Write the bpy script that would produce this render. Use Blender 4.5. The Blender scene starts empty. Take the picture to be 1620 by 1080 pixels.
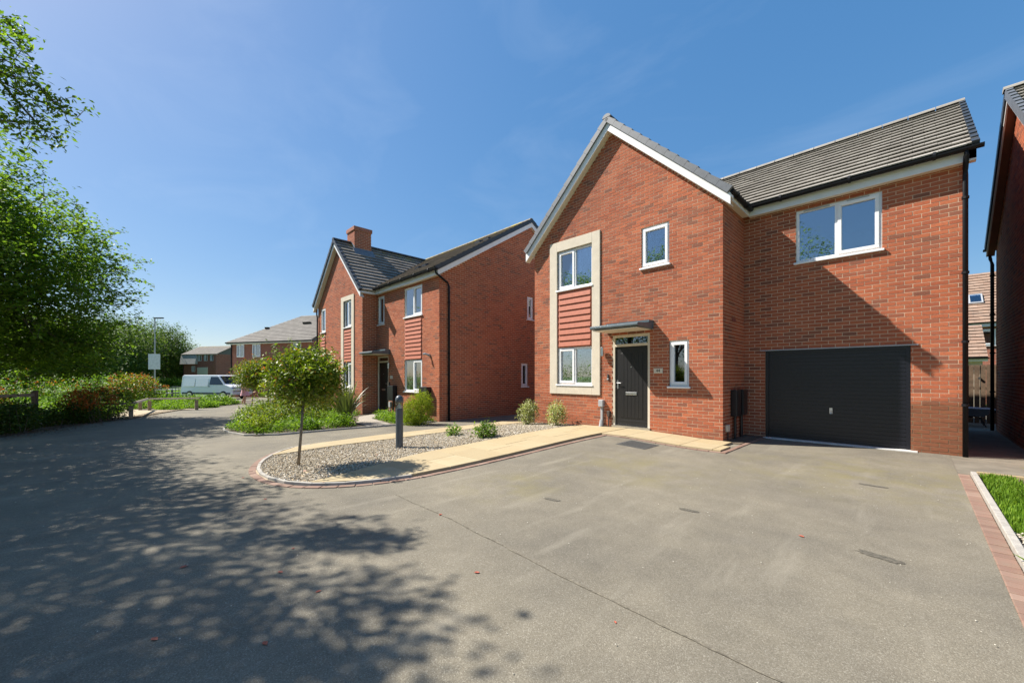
import bpy, bmesh, math, random
import numpy as np
from mathutils import Vector, Matrix

R = math.radians
rng = np.random.default_rng(7)
random.seed(7)
scn = bpy.context.scene
COL = scn.collection

# ------------------------------------------------------------------ camera, sky, sun, exposure
CAM_H = 1.40
cd = bpy.data.cameras.new('camera')
cd.sensor_width = 36.0
cd.lens = 627.0 / 1620.0 * 36.0
cd.shift_y = 55.0 / 1620.0
cd.clip_start = 0.05
cd.clip_end = 3000
cam = bpy.data.objects.new('camera', cd)
cam.location = (0, 0, CAM_H)
cam.rotation_euler = (R(90), 0, math.atan2(.7140, .7003))
COL.objects.link(cam)
scn.camera = cam

SUN = Vector((.81, .47, -1.0)).normalized()          # direction in which the light travels
SUN_EL = math.asin(-SUN.z)
SUN_AZ = math.atan2(-SUN.x, -SUN.y)                    # from +Y towards +X
w = bpy.data.worlds.new('World'); scn.world = w; w.use_nodes = True
nt = w.node_tree
sky = nt.nodes.new('ShaderNodeTexSky'); sky.sky_type = 'NISHITA'; sky.sun_disc = False
sky.sun_elevation = SUN_EL; sky.sun_rotation = SUN_AZ % (2 * math.pi)
sky.air_density = 1.0; sky.dust_density = 0.7; sky.ozone_density = 5.0; sky.altitude = 0
bg = nt.nodes['Background']; bg.inputs['Strength'].default_value = 0.15
gm = nt.nodes.new('ShaderNodeGamma'); gm.inputs[1].default_value = 0.45          # one even tone curve for the whole sky
nt.links.new(sky.outputs[0], gm.inputs[0]); 
hs = nt.nodes.new('ShaderNodeHueSaturation'); hs.inputs['Hue'].default_value = 0.505; hs.inputs['Saturation'].default_value = 1.9
nt.links.new(gm.outputs[0], hs.inputs['Color']); 
# thin high cirrus over the whole dome
tc = nt.nodes.new('ShaderNodeTexCoord'); mpw = nt.nodes.new('ShaderNodeMapping'); mpw.inputs['Scale'].default_value = (1.0, 2.6, 4.5); mpw.inputs['Rotation'].default_value = (.15, .1, .6)
nz = nt.nodes.new('ShaderNodeTexNoise'); nz.inputs['Scale'].default_value = 1.7; nz.inputs['Detail'].default_value = 7; nz.inputs['Roughness'].default_value = .58; nz.inputs['Distortion'].default_value = .5
rp = nt.nodes.new('ShaderNodeValToRGB'); rp.color_ramp.elements[0].position = .50; rp.color_ramp.elements[1].position = .82; rp.color_ramp.elements[1].color = (.09, .09, .09, 1)
mxw = nt.nodes.new('ShaderNodeMix'); mxw.data_type = 'RGBA'; mxw.inputs[7].default_value = (2.6, 2.9, 3.3, 1)
nt.links.new(tc.outputs['Generated'], mpw.inputs[0]); nt.links.new(mpw.outputs[0], nz.inputs['Vector']); nt.links.new(nz.outputs[0], rp.inputs[0]); nt.links.new(rp.outputs[0], mxw.inputs[0])
nt.links.new(hs.outputs[0], mxw.inputs[6]); nt.links.new(mxw.outputs[2], bg.inputs[0])
sl = bpy.data.lights.new('sun', 'SUN'); sl.energy = 4.0; sl.angle = R(.53); sl.color = (1.0, .945, .86)
so = bpy.data.objects.new('sun', sl); so.rotation_euler = SUN.to_track_quat('-Z', 'Y').to_euler(); so.location = (-20, -12, 30)
COL.objects.link(so)
vs = scn.view_settings
vs.view_transform = 'Standard'; vs.look = 'None'; vs.gamma = 1.0; vs.use_curve_mapping = False
vs.exposure = 1.27
scn.cycles.max_bounces = 10
scn.cycles.diffuse_bounces = 6
scn.cycles.transparent_max_bounces = 12

# ------------------------------------------------------------------ terrain height
def gz(X):
    if X > -2.5: return 0.0
    if X > -12: return .02 * (X + 2.5)
    if X > -60: return -.19 + .011 * (X + 12)
    return -.718
def sstep(t):
    t = min(1., max(0., t)); return t * t * (3 - 2 * t)
def G(X, Y):
    r = .11 * sstep((Y - 3.2) / 4.8) * sstep((-2.7 - X) / 2.2) * sstep((X + 9.5) / 2.5)
    return gz(X) + (r if Y < 12 else 0)

# ------------------------------------------------------------------ helpers
ORG = {}
def org_of(p):
    while p is not None:
        if p in ORG: return ORG[p]
        p = p.parent
    return Vector((0, 0, 0))
def tag(o, label=None, cat=None, group=None, kind=None):
    if label: o['label'] = label
    if cat: o['category'] = cat
    if group: o['group'] = group
    if kind: o['kind'] = kind
    return o
def empty(name, loc, label=None, cat=None, group=None):
    o = bpy.data.objects.new(name, None); COL.objects.link(o)
    o.location = loc; ORG[o] = Vector(loc); o.empty_display_size = .1
    return tag(o, label, cat, group)
def link(name, me, mat, parent=None, loc=None):
    o = bpy.data.objects.new(name, me); COL.objects.link(o)
    if mat is not None and not me.materials: me.materials.append(mat)
    if parent is not None: o.parent = parent
    if loc is not None: o.location = Vector(loc) - org_of(parent)
    return o

class MB:
    """collects faces in a wall frame: u along, d outward, z up"""
    def __init__(s, O=(0, 0, 0), U=(1, 0, 0), N=(0, -1, 0)):
        s.O, s.U, s.N = Vector(O), Vector(U), Vector(N)
        s.v, s.f = [], []
    def P(s, u, d, z):
        return s.O + s.U * u + s.N * d + Vector((0, 0, z))
    def face(s, pts):
        b = len(s.v); s.v += [tuple(p) for p in pts]; s.f.append(tuple(range(b, b + len(pts))))
    def hexa(s, p):                                   # 8 corners: bottom 4, top 4
        b = len(s.v); s.v += [tuple(q) for q in p]
        for q in ((0, 3, 2, 1), (4, 5, 6, 7), (0, 1, 5, 4), (1, 2, 6, 5), (2, 3, 7, 6), (3, 0, 4, 7)):
            s.f.append(tuple(b + i for i in q))
    def box(s, u0, u1, d0, d1, z0, z1):
        P = s.P
        s.hexa([P(u0, d1, z0), P(u1, d1, z0), P(u1, d0, z0), P(u0, d0, z0), P(u0, d1, z1), P(u1, d1, z1), P(u1, d0, z1), P(u0, d0, z1)])
        return s
    def brick(s, u0, u1, d0, d1, z0, z1):             # no back face
        P = s.P; b = len(s.v)
        s.v += [tuple(q) for q in (P(u0, d1, z0), P(u1, d1, z0), P(u1, d0, z0), P(u0, d0, z0), P(u0, d1, z1), P(u1, d1, z1), P(u1, d0, z1), P(u0, d0, z1))]
        for q in ((0, 3, 2, 1), (4, 5, 6, 7), (0, 1, 5, 4), (1, 2, 6, 5), (3, 0, 4, 7)): s.f.append(tuple(b + i for i in q))
    def prism(s, poly, d0, d1):                       # polygon of (u,z) pushed from d0 to d1
        n = len(poly); b = len(s.v)
        s.v += [tuple(s.P(u, d0, z)) for u, z in poly] + [tuple(s.P(u, d1, z)) for u, z in poly]
        s.f.append(tuple(range(b, b + n))); s.f.append(tuple(range(b + 2 * n - 1, b + n - 1, -1)))
        for i in range(n):
            j = (i + 1) % n; s.f.append((b + i, b + n + i, b + n + j, b + j))
        return s
    def slab(s, poly, thick, zf, up):                 # horizontal polygon of (X,Y) following zf
        n = len(poly); b = len(s.v)
        s.v += [(x, y, zf(x, y) + up - thick) for x, y in poly] + [(x, y, zf(x, y) + up) for x, y in poly]
        s.f.append(tuple(range(b + n, b + 2 * n))); s.f.append(tuple(range(b + n - 1, b - 1, -1)))
        for i in range(n):
            j = (i + 1) % n; s.f.append((b + i, b + j, b + n + j, b + n + i))
        return s
    def tube(s, pts, rad, n=8, cap=True):
        pts = [Vector(p) for p in pts]
        if not hasattr(rad, '__len__'): rad = [rad] * len(pts)
        rings = []
        for i, p in enumerate(pts):
            t = (pts[min(i + 1, len(pts) - 1)] - pts[max(i - 1, 0)])
            if t.length < 1e-9: t = Vector((0, 0, 1))
            t.normalize()
            a = t.cross(Vector((0, 0, 1)) if abs(t.z) < .9 else Vector((1, 0, 0))).normalized(); c = t.cross(a)
            b = len(s.v)
            for k in range(n):
                th = 2 * math.pi * k / n
                s.v.append(tuple(p + (a * math.cos(th) + c * math.sin(th)) * rad[i]))
            rings.append(b)
        for r0, r1 in zip(rings, rings[1:]):
            for k in range(n):
                j = (k + 1) % n; s.f.append((r0 + k, r0 + j, r1 + j, r1 + k))
        if cap:
            s.f.append(tuple(range(rings[0] + n - 1, rings[0] - 1, -1))); s.f.append(tuple(range(rings[-1], rings[-1] + n)))
        return s
    def lathe(s, c, prof, n=20):                      # prof: (r,z) from c upwards
        c = Vector(c); rings = []
        for r, z in prof:
            b = len(s.v); rings.append(b)
            for k in range(n):
                th = 2 * math.pi * k / n; s.v.append((c.x + r * math.cos(th), c.y + r * math.sin(th), c.z + z))
        for r0, r1 in zip(rings, rings[1:]):
            for k in range(n):
                j = (k + 1) % n; s.f.append((r0 + k, r0 + j, r1 + j, r1 + k))
        s.f.append(tuple(range(rings[0] + n - 1, rings[0] - 1, -1))); s.f.append(tuple(range(rings[-1], rings[-1] + n)))
        return s
    def mesh(s, name, o=Vector((0, 0, 0))):
        me = bpy.data.meshes.new(name)
        me.from_pydata([(x - o.x, y - o.y, z - o.z) for x, y, z in s.v], [], s.f)
        return me
    def build(s, name, mat, parent=None, smooth=False, bevel=0, loc=None):
        if loc is not None:
            o = link(name, s.mesh(name, Vector(loc)), mat, parent); o.location = Vector(loc) - org_of(parent)
        else:
            o = link(name, s.mesh(name, org_of(parent)), mat, parent)
        if smooth:
            for p in o.data.polygons: p.use_smooth = True
        if bevel:
            m = o.modifiers.new('bevel', 'BEVEL'); m.width = bevel; m.segments = 2; m.limit_method = 'ANGLE'
        return o

# ------------------------------------------------------------------ materials
def newmat(name):
    m = bpy.data.materials.new(name); m.use_nodes = True
    n = m.node_tree; return m, n, n.nodes['Principled BSDF'], n.nodes['Material Output']
def nd(n, t, **kw):
    x = n.nodes.new(t)
    for k, v in kw.items(): setattr(x, k, v)
    return x
def coords(n, obj=False, scale=None):
    if obj: c = nd(n, 'ShaderNodeTexCoord').outputs['Object']
    else: c = nd(n, 'ShaderNodeNewGeometry').outputs['Position']
    if scale is not None:
        mp = nd(n, 'ShaderNodeMapping'); mp.inputs['Scale'].default_value = scale
        n.links.new(c, mp.inputs[0]); c = mp.outputs[0]
    return c
def noise(n, co, sc, det=3, rough=.55):
    t = nd(n, 'ShaderNodeTexNoise'); t.inputs['Scale'].default_value = sc; t.inputs['Detail'].default_value = det
    t.inputs['Roughness'].default_value = rough; n.links.new(co, t.inputs['Vector']); return t.outputs[0]
def ramp(n, f, stops, interp='LINEAR'):
    r = nd(n, 'ShaderNodeValToRGB'); r.color_ramp.interpolation = interp
    e = r.color_ramp.elements
    while len(e) < len(stops): e.new(.5)
    for x, (p, c) in zip(e, stops):
        x.position = p; x.color = tuple(c) + (1,) if len(c) == 3 else c
    n.links.new(f, r.inputs[0]); return r.outputs[0]
def mix(n, f, a, b, mode='MIX'):
    m = nd(n, 'ShaderNodeMix', data_type='RGBA', blend_type=mode)
    for i, v in ((0, f), (6, a), (7, b)):
        if isinstance(v, (int, float)): m.inputs[i].default_value = v
        elif isinstance(v, tuple): m.inputs[i].default_value = v + (1,)
        else: n.links.new(v, m.inputs[i])
    return m.outputs[2]
def math_(n, op, a, b=None, clamp=False):
    m = nd(n, 'ShaderNodeMath', operation=op); m.use_clamp = clamp
    for i, v in ((0, a), (1, b)):
        if v is None: continue
        if isinstance(v, (int, float)): m.inputs[i].default_value = v
        else: n.links.new(v, m.inputs[i])
    return m.outputs[0]
def bump(n, bs, h, strength, dist=.01):
    b = nd(n, 'ShaderNodeBump'); b.inputs['Strength'].default_value = strength; b.inputs['Distance'].default_value = dist
    n.links.new(h, b.inputs['Height']); n.links.new(b.outputs[0], bs.inputs['Normal'])
def piece_random(n):
    g = nd(n, 'ShaderNodeNewGeometry'); o = nd(n, 'ShaderNodeObjectInfo')
    return math_(n, 'FRACT', math_(n, 'ADD', g.outputs['Random Per Island'], o.outputs['Random']))

def plain(name, c, rough=.5, var=.12, sc=6., metal=0., bmp=0., spec=.5):
    m, n, b, o = newmat(name)
    co = coords(n); f = noise(n, co, sc, 5)
    lo = tuple(x * (1 - var) for x in c); hi = tuple(min(1, x * (1 + var)) for x in c)
    n.links.new(ramp(n, f, [(.3, lo), (.7, hi)]), b.inputs['Base Color'])
    b.inputs['Roughness'].default_value = rough; b.inputs['Metallic'].default_value = metal
    b.inputs['Specular IOR Level'].default_value = spec
    if bmp: bump(n, b, noise(n, co, sc * 12, 3), bmp, .01)
    return m

def lower_tint(n, c, dark):
    # dark brown-green tint on the lower pier between the garage door and the passage
    s = nd(n, 'ShaderNodeSeparateXYZ'); co = coords(n); n.links.new(co, s.inputs[0])
    wob = math_(n, 'MULTIPLY', math_(n, 'SUBTRACT', noise(n, co, 5, 4), .5), .22)
    zz = math_(n, 'ADD', s.outputs[2], wob)
    def band(v, lo, hi):
        m = nd(n, 'ShaderNodeMapRange'); m.inputs[1].default_value = lo; m.inputs[2].default_value = hi; n.links.new(v, m.inputs[0]); return m.outputs[0]
    f = math_(n, 'MULTIPLY', band(zz, 1.0, .86), band(s.outputs[0], -.12, -.06))
    f = math_(n, 'MULTIPLY', f, math_(n, 'MULTIPLY', band(s.outputs[1], 10.3, 10.4), band(s.outputs[1], 10.62, 10.56)))
    tone = ramp(n, noise(n, coords(n, scale=(4, 4, 14)), 2.5, 4), [(.35, dark), (.6, tuple(x * 1.35 for x in dark)), (.75, (.105, .10, .03))])
    # a little dirt splashed up from the ground on every wall
    g = math_(n, 'MULTIPLY', band(zz, .28, -.05), .35)
    c = mix(n, g, c, (.20, .12, .075))
    return mix(n, math_(n, 'MULTIPLY', f, .8), c, tone)
def mortar_mat():
    m, n, b, o = newmat('mortar_buff')
    co = coords(n); c = ramp(n, noise(n, co, 14, 5), [(.3, (.50, .355, .245)), (.7, (.64, .46, .32))])
    n.links.new(lower_tint(n, c, (.16, .095, .05)), b.inputs['Base Color']); b.inputs['Roughness'].default_value = .95; b.inputs['Specular IOR Level'].default_value = .1
    return m
def brick_mat(name):
    m, n, b, o = newmat(name)
    r = piece_random(n); co = coords(n)
    base = ramp(n, r, [(0, (.38, .084, .036)), (.16, (.51, .132, .052)), (.32, (.445, .104, .042)), (.5, (.55, .152, .063)), (.66, (.445, .110, .046)), (.78, (.39, .096, .044)), (.9, (.30, .088, .047)), (1, (.175, .07, .047))])
    st = noise(n, coords(n, scale=(5, 5, 26)), 3.2, 4, .6)
    base = mix(n, ramp(n, st, [(.50, (0, 0, 0)), (.66, (.7, .7, .7))]), base, (.20, .088, .058))
    base = mix(n, ramp(n, noise(n, co, 1.1, 3), [(.35, (.0, .0, .0)), (.75, (.22, .22, .22))]), base, (.44, .19, .11))
    fine = noise(n, co, 130, 3)
    base = mix(n, .2, base, ramp(n, fine, [(.25, (.1, .03, .02)), (.75, (.62, .26, .15))]))
    drift = ramp(n, noise(n, co, .45, 3), [(.3, (.74, .72, .72)), (.7, (1.0, 1.0, .99))])
    base = mix(n, 1.0, base, drift, 'MULTIPLY')
    base = lower_tint(n, base, (.15, .06, .03))
    n.links.new(base, b.inputs['Base Color']); b.inputs['Roughness'].default_value = .85
    b.inputs['Specular IOR Level'].default_value = .25
    bump(n, b, fine, .35, .004)
    return m
def tile_mat(name, cols, lichen=None):
    m, n, b, o = newmat(name)
    r = piece_random(n); co = coords(n)
    k = len(cols)
    base = ramp(n, r, [(i / (k - 1), c) for i, c in enumerate(cols)])
    base = mix(n, ramp(n, noise(n, co, 2.2, 5, .65), [(.42, (0, 0, 0)), (.72, (.5, .5, .5))]), base, (.115, .10, .085))
    base = mix(n, ramp(n, noise(n, co, 14, 4, .7), [(.52, (0, 0, 0)), (.75, (.45, .45, .45))]), base, (.33, .30, .25))
    if lichen:
        z0, z1 = lichen
        s = nd(n, 'ShaderNodeSeparateXYZ'); n.links.new(co, s.inputs[0])
        mr = nd(n, 'ShaderNodeMapRange'); mr.inputs[1].default_value = z0; mr.inputs[2].default_value = z1; n.links.new(s.outputs[2], mr.inputs[0])
        f = math_(n, 'MULTIPLY', mr.outputs[0], ramp(n, noise(n, co, 3.0, 5, .7), [(.5, (0, 0, 0)), (.62, (1, 1, 1))]))
        base = mix(n, f, base, (.42, .34, .06))
    n.links.new(base, b.inputs['Base Color']); b.inputs['Roughness'].default_value = .8
    b.inputs['Specular IOR Level'].default_value = .3
    bump(n, b, noise(n, co, 90, 3), .4, .004)
    return m
def leaf_mat(name, stops, trans=.35, rough=.45, spec=.4):
    m, n, b, o = newmat(name)
    g = nd(n, 'ShaderNodeNewGeometry')
    c = ramp(n, g.outputs['Random Per Island'], stops)
    big = ramp(n, noise(n, coords(n), .9, 2), [(.3, (.72, .72, .72)), (.7, (1.2, 1.2, 1.1))])
    c = mix(n, 1.0, c, big, 'MULTIPLY')
    n.links.new(c, b.inputs['Base Color']); b.inputs['Roughness'].default_value = rough
    b.inputs['Specular IOR Level'].default_value = spec
    t = nd(n, 'ShaderNodeBsdfTranslucent')
    n.links.new(mix(n, 1.0, c, (1.15, 1.25, .55), 'MULTIPLY'), t.inputs[0])
    ms = nd(n, 'ShaderNodeMixShader'); ms.inputs[0].default_value = trans
    n.links.new(b.outputs[0], ms.inputs[1]); n.links.new(t.outputs[0], ms.inputs[2]); n.links.new(ms.outputs[0], o.inputs[0])
    return m
def glass_mat(name, lo=.20, tint=(.80, .86, .88)):
    m, n, b, o = newmat(name)
    n.nodes.remove(b)
    gl = nd(n, 'ShaderNodeBsdfGlossy'); gl.inputs['Roughness'].default_value = .015; gl.inputs['Color'].default_value = (.92, .95, 1, 1)
    tr = nd(n, 'ShaderNodeBsdfTransparent'); tr.inputs[0].default_value = tint + (1,)
    fr = nd(n, 'ShaderNodeFresnel'); fr.inputs['IOR'].default_value = 1.55
    f = math_(n, 'ADD', math_(n, 'MULTIPLY', fr.outputs[0], 1.6), lo, True)
    bp = nd(n, 'ShaderNodeBump'); bp.inputs['Strength'].default_value = .05; bp.inputs['Distance'].default_value = .01
    n.links.new(noise(n, coords(n), 1.8, 1), bp.inputs['Height']); n.links.new(bp.outputs[0], gl.inputs['Normal'])
    ms = nd(n, 'ShaderNodeMixShader'); n.links.new(f, ms.inputs[0]); n.links.new(tr.outputs[0], ms.inputs[1]); n.links.new(gl.outputs[0], ms.inputs[2])
    n.links.new(ms.outputs[0], o.inputs[0])
    return m
def asphalt_mat():
    m, n, b, o = newmat('asphalt')
    co = coords(n)
    fine = noise(n, co, 130, 4, .75); agg = nd(n, 'ShaderNodeTexVoronoi'); agg.inputs['Scale'].default_value = 190; n.links.new(co, agg.inputs['Vector'])
    sep = nd(n, 'ShaderNodeSeparateXYZ'); n.links.new(agg.outputs['Color'], sep.inputs[0])
    stone = ramp(n, sep.outputs[0], [(0, (.150, .132, .100)), (.45, (.184, .163, .124)), (.85, (.210, .188, .145)), (1, (.28, .255, .205))])
    pit = ramp(n, fine, [(.34, (.76, .76, .76)), (.56, (1.04, 1.04, 1.04))])
    c = mix(n, 1.0, stone, pit, 'MULTIPLY')
    big = ramp(n, noise(n, co, .55, 5, .6), [(.3, (.76, .77, .80)), (.7, (1.18, 1.17, 1.13))])
    c = mix(n, 1.0, c, big, 'MULTIPLY')
    med = ramp(n, noise(n, co, 3.5, 4, .6), [(.3, (.9, .9, .9)), (.7, (1.07, 1.07, 1.07))])
    c = mix(n, 1.0, c, med, 'MULTIPLY')
    # pale drag marks along the drive
    stv = noise(n, coords(n, scale=(2.2, .32, 1)), 1.5, 4, .6)
    c = mix(n, ramp(n, stv, [(.56, (0, 0, 0)), (.72, (.4, .4, .4))]), c, (.29, .262, .205))
    # olive algae film on the drive (a stain with a shape of its own)
    sx = nd(n, 'ShaderNodeSeparateXYZ'); n.links.new(co, sx.inputs[0])
    def spot(x, y, rx, ry):
        dx = math_(n, 'DIVIDE', math_(n, 'SUBTRACT', sx.outputs[0], x), rx); dy = math_(n, 'DIVIDE', math_(n, 'SUBTRACT', sx.outputs[1], y), ry)
        d = math_(n, 'ADD', math_(n, 'MULTIPLY', dx, dx), math_(n, 'MULTIPLY', dy, dy))
        return math_(n, 'SUBTRACT', 1.0, d, True)
    al = noise(n, co, 1.7, 5, .7)
    alr = ramp(n, al, [(.42, (0, 0, 0)), (.66, (1, 1, 1))])
    f = math_(n, 'ADD', math_(n, 'ADD', spot(-3.7, 3.6, .8, .9), spot(-3.0, 5.6, 1.6, 1.2)), spot(-.4, 7.5, 2.2, 2.0), True)
    f = math_(n, 'MULTIPLY', math_(n, 'MULTIPLY', f, alr), .62)
    c = mix(n, f, c, (.19, .165, .075))
    n.links.new(c, b.inputs['Base Color']); b.inputs['Roughness'].default_value = .9
    b.inputs['Specular IOR Level'].default_value = .25
    h = math_(n, 'ADD', math_(n, 'MULTIPLY', agg.outputs['Distance'], -1.0), fine)
    bump(n, b, h, .25, .005)
    return m

BRICK = brick_mat('brick_red_multi')
MORTAR = mortar_mat()
TILE44 = tile_mat('roof_tile_taupe', [(.25, .225, .19), (.33, .30, .26), (.285, .26, .22), (.36, .33, .285), (.305, .28, .24)])
TILE42 = tile_mat('roof_tile_brown', [(.17, .145, .12), (.24, .205, .17), (.20, .172, .143), (.27, .235, .195), (.22, .19, .16)], lichen=(7.2, 8.0))
TILEFAR = tile_mat('roof_tile_grey', [(.13, .115, .10), (.18, .162, .14), (.155, .14, .12), (.20, .18, .157)], lichen=(7.5, 8.6))
TILEBACK = tile_mat('roof_tile_rust', [(.27, .17, .12), (.33, .22, .155), (.29, .19, .135), (.35, .24, .175)])
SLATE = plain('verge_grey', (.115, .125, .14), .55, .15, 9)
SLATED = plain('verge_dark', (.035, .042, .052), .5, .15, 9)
WHITE = plain('white_upvc', (.80, .80, .80), .35, .03, 3)
WHITEB = plain('white_bargeboard', (.76, .76, .75), .45, .05, 3)
CREAM = plain('cream_soffit', (.70, .64, .52), .5, .05, 3)
BEIGE = plain('reconstituted_stone', (.60, .53, .42), .85, .06, 5, bmp=.15)
BOARD = plain('red_cladding', (.40, .125, .07), .7, .12, 10)
BLACK = plain('black_plastic', (.012, .012, .014), .35, .2, 8)
GUTTER = plain('black_gutter', (.009, .0095, .012), .5, .2, 8, spec=.22)
GDOOR = plain('anthracite_steel', (.0065, .0067, .0115), .36, .1, 3)
DDOOR = plain('black_composite_door', (.008, .0075, .008), .45, .25, 20)
CANOPY = plain('grey_canopy', (.085, .115, .13), .4, .15, 5)
BOLL = plain('bollard_grey', (.058, .072, .086), .42, .12, 9)
STEEL = plain('brushed_metal', (.6, .6, .6), .3, .08, 10, metal=1.)
GREYP = plain('grey_plastic', (.36, .37, .38), .45, .06, 9)
BROWNP = plain('brown_plastic', (.07, .05, .042), .5, .1, 9)
GLASS = glass_mat('window_glass')
GLASSD = glass_mat('dark_window_glass', .10, (.45, .5, .52))
PLASTER = plain('plaster_wall', (.48, .46, .43), .9, .05, 2)
CURTAIN = plain('curtain_cloth', (.72, .72, .70), .9, .08, 6)
ASPH = asphalt_mat()
CONC = plain('concrete_kerb', (.36, .335, .295), .9, .16, 12, bmp=.3)
APRON = plain('concrete_apron', (.55, .54, .51), .9, .14, 8, bmp=.3)
LEAD = plain('lead_flashing', (.14, .155, .175), .5, .15, 6)
ROOFIN = plain('roofing_felt', (.03, .03, .03), .9, .1, 5)
WOOD = plain('weathered_wood', (.30, .235, .165), .85, .25, 9, bmp=.3)
WOODD = plain('dark_fence_wood', (.15, .10, .063), .85, .25, 9, bmp=.3)
BARK = plain('bark', (.115, .085, .06), .9, .35, 12, bmp=.6)
BARKG = plain('grey_bark', (.20, .165, .12), .85, .3, 14, bmp=.4)
IRON = plain('cast_iron', (.085, .085, .08), .6, .25, 30, bmp=.3)
TAR = plain('tar_patch', (.112, .10, .076), .9, .45, 45, bmp=.5)
MOSSY = plain('mossy_seam', (.168, .147, .108), .95, .5, 30, bmp=.5)
SAND = plain('sandy_path', (.40, .32, .215), .95, .2, 6, bmp=.5)
SOIL = plain('soil', (.115, .088, .06), .95, .4, 5, bmp=.6)
def slab_mat():
    m, n, b, o = newmat('buff_paving')
    r = nd(n, 'ShaderNodeObjectInfo').outputs['Random']; co = coords(n)
    c = ramp(n, r, [(0, (.35, .275, .155)), (.4, (.40, .32, .19)), (.75, (.375, .29, .155)), (1, (.43, .355, .22))])
    c = mix(n, ramp(n, noise(n, co, 2.6, 5, .65), [(.45, (0, 0, 0)), (.75, (.55, .55, .55))]), c, (.33, .235, .12))
    c = mix(n, .2, c, ramp(n, noise(n, co, 110, 2), [(.3, (.2, .15, .08)), (.7, (.6, .5, .32))]))
    n.links.new(c, b.inputs['Base Color']); b.inputs['Roughness'].default_value = .9
    bump(n, b, noise(n, co, 60, 3), .25, .004); return m
SLAB = slab_mat()
def paver_mat():
    m, n, b, o = newmat('red_paver')
    r = piece_random(n); co = coords(n)
    c = ramp(n, r, [(0, (.17, .10, .073)), (.35, (.24, .145, .107)), (.7, (.205, .12, .088)), (1, (.28, .185, .14))])
    c = mix(n, ramp(n, noise(n, co, 7, 5, .7), [(.45, (0, 0, 0)), (.7, (.6, .6, .6))]), c, (.22, .165, .12))
    n.links.new(c, b.inputs['Base Color']); b.inputs['Roughness'].default_value = .9
    bump(n, b, noise(n, co, 90, 3), .3, .004); return m
PAVER = paver_mat()
def gravel_mat():
    m, n, b, o = newmat('gravel_stones')
    g = nd(n, 'ShaderNodeNewGeometry')
    c = ramp(n, g.outputs['Random Per Island'], [(0, (.18, .145, .095)), (.25, (.34, .285, .20)), (.5, (.45, .385, .28)), (.75, (.29, .23, .15)), (.9, (.55, .49, .39)), (1, (.64, .6, .52))])
    n.links.new(c, b.inputs['Base Color']); b.inputs['Roughness'].default_value = .85; return m
GRAVEL = gravel_mat()
def grass_ground():
    m, n, b, o = newmat('meadow_grass')
    co = coords(n)
    c = ramp(n, noise(n, co, .35, 6, .65), [(.3, (.055, .10, .018)), (.55, (.10, .175, .03)), (.75, (.15, .21, .05))])
    c = mix(n, .5, c, ramp(n, noise(n, co, 18, 4, .7), [(.3, (.03, .06, .012)), (.7, (.16, .25, .05))]))
    n.links.new(c, b.inputs['Base Color']); b.inputs['Roughness'].default_value = .9
    bump(n, b, noise(n, co, 25, 4), .8, .05); return m
MEADOW = grass_ground()
def farbrick():
    m, n, b, o = newmat('far_brickwork')
    t = nd(n, 'ShaderNodeTexBrick'); t.inputs['Scale'].default_value = 1; t.inputs['Brick Width'].default_value = .225; t.inputs['Row Height'].default_value = .075; t.inputs['Mortar Size'].default_value = .006
    t.inputs['Color1'].default_value = (.36, .10, .055, 1); t.inputs['Color2'].default_value = (.24, .075, .045, 1); t.inputs['Mortar'].default_value = (.38, .27, .2, 1)
    s = nd(n, 'ShaderNodeSeparateXYZ'); n.links.new(coords(n), s.inputs[0]); cb = nd(n, 'ShaderNodeCombineXYZ')
    n.links.new(math_(n, 'ADD', s.outputs[0], s.outputs[1]), cb.inputs[0]); n.links.new(s.outputs[2], cb.inputs[1])
    n.links.new(cb.outputs[0], t.inputs['Vector']); n.links.new(t.outputs[0], b.inputs['Base Color']); b.inputs['Roughness'].default_value = .9; return m
FBRICK = farbrick()

L_TREE = leaf_mat('maple_leaves', [(0, (.075, .135, .018)), (.4, (.115, .20, .024)), (.75, (.17, .27, .034)), (1, (.25, .34, .055))], .56, .55, .25)
L_FAR = leaf_mat('far_leaves', [(0, (.055, .095, .02)), (.5, (.09, .145, .03)), (1, (.15, .21, .05))], .4, .6, .2)
L_PHOT = leaf_mat('photinia_leaves', [(0, (.075, .12, .010)), (.4, (.14, .205, .018)), (.75, (.225, .29, .026)), (.95, (.33, .35, .04)), (1, (.38, .17, .03))], .42, .42, .35)
L_RED = leaf_mat('red_new_leaves', [(0, (.42, .06, .02)), (.5, (.58, .14, .035)), (1, (.52, .27, .05))], .45, .45, .3)
L_GOLD = leaf_mat('golden_conifer', [(0, (.13, .185, .014)), (.5, (.24, .31, .024)), (1, (.40, .44, .04))], .4, .6, .2)
L_VAR = leaf_mat('variegated_leaves', [(0, (.14, .19, .045)), (.4, (.33, .36, .14)), (.8, (.52, .52, .27)), (1, (.62, .6, .4))], .3)
L_GRN = leaf_mat('bright_shrub_leaves', [(0, (.075, .15, .014)), (.5, (.14, .25, .022)), (1, (.25, .36, .04))], .45, .5, .3)
L_WEED = leaf_mat('weed_leaves', [(0, (.09, .175, .014)), (.5, (.17, .29, .024)), (1, (.29, .40, .05))], .45, .6, .2)
L_DARK = leaf_mat('hedge_leaves', [(0, (.04, .07, .012)), (.5, (.07, .12, .018)), (.9, (.12, .18, .028)), (1, (.2, .12, .03))], .4, .55, .22)
L_PHORM = leaf_mat('flax_leaves', [(0, (.085, .115, .035)), (.5, (.15, .18, .06)), (.85, (.24, .25, .10)), (1, (.34, .24, .12))], .15, .4, .5)
L_GRASS = leaf_mat('grass_blades', [(0, (.08, .165, .014)), (.5, (.15, .27, .024)), (1, (.24, .36, .04))], .45, .6, .2)
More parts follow.
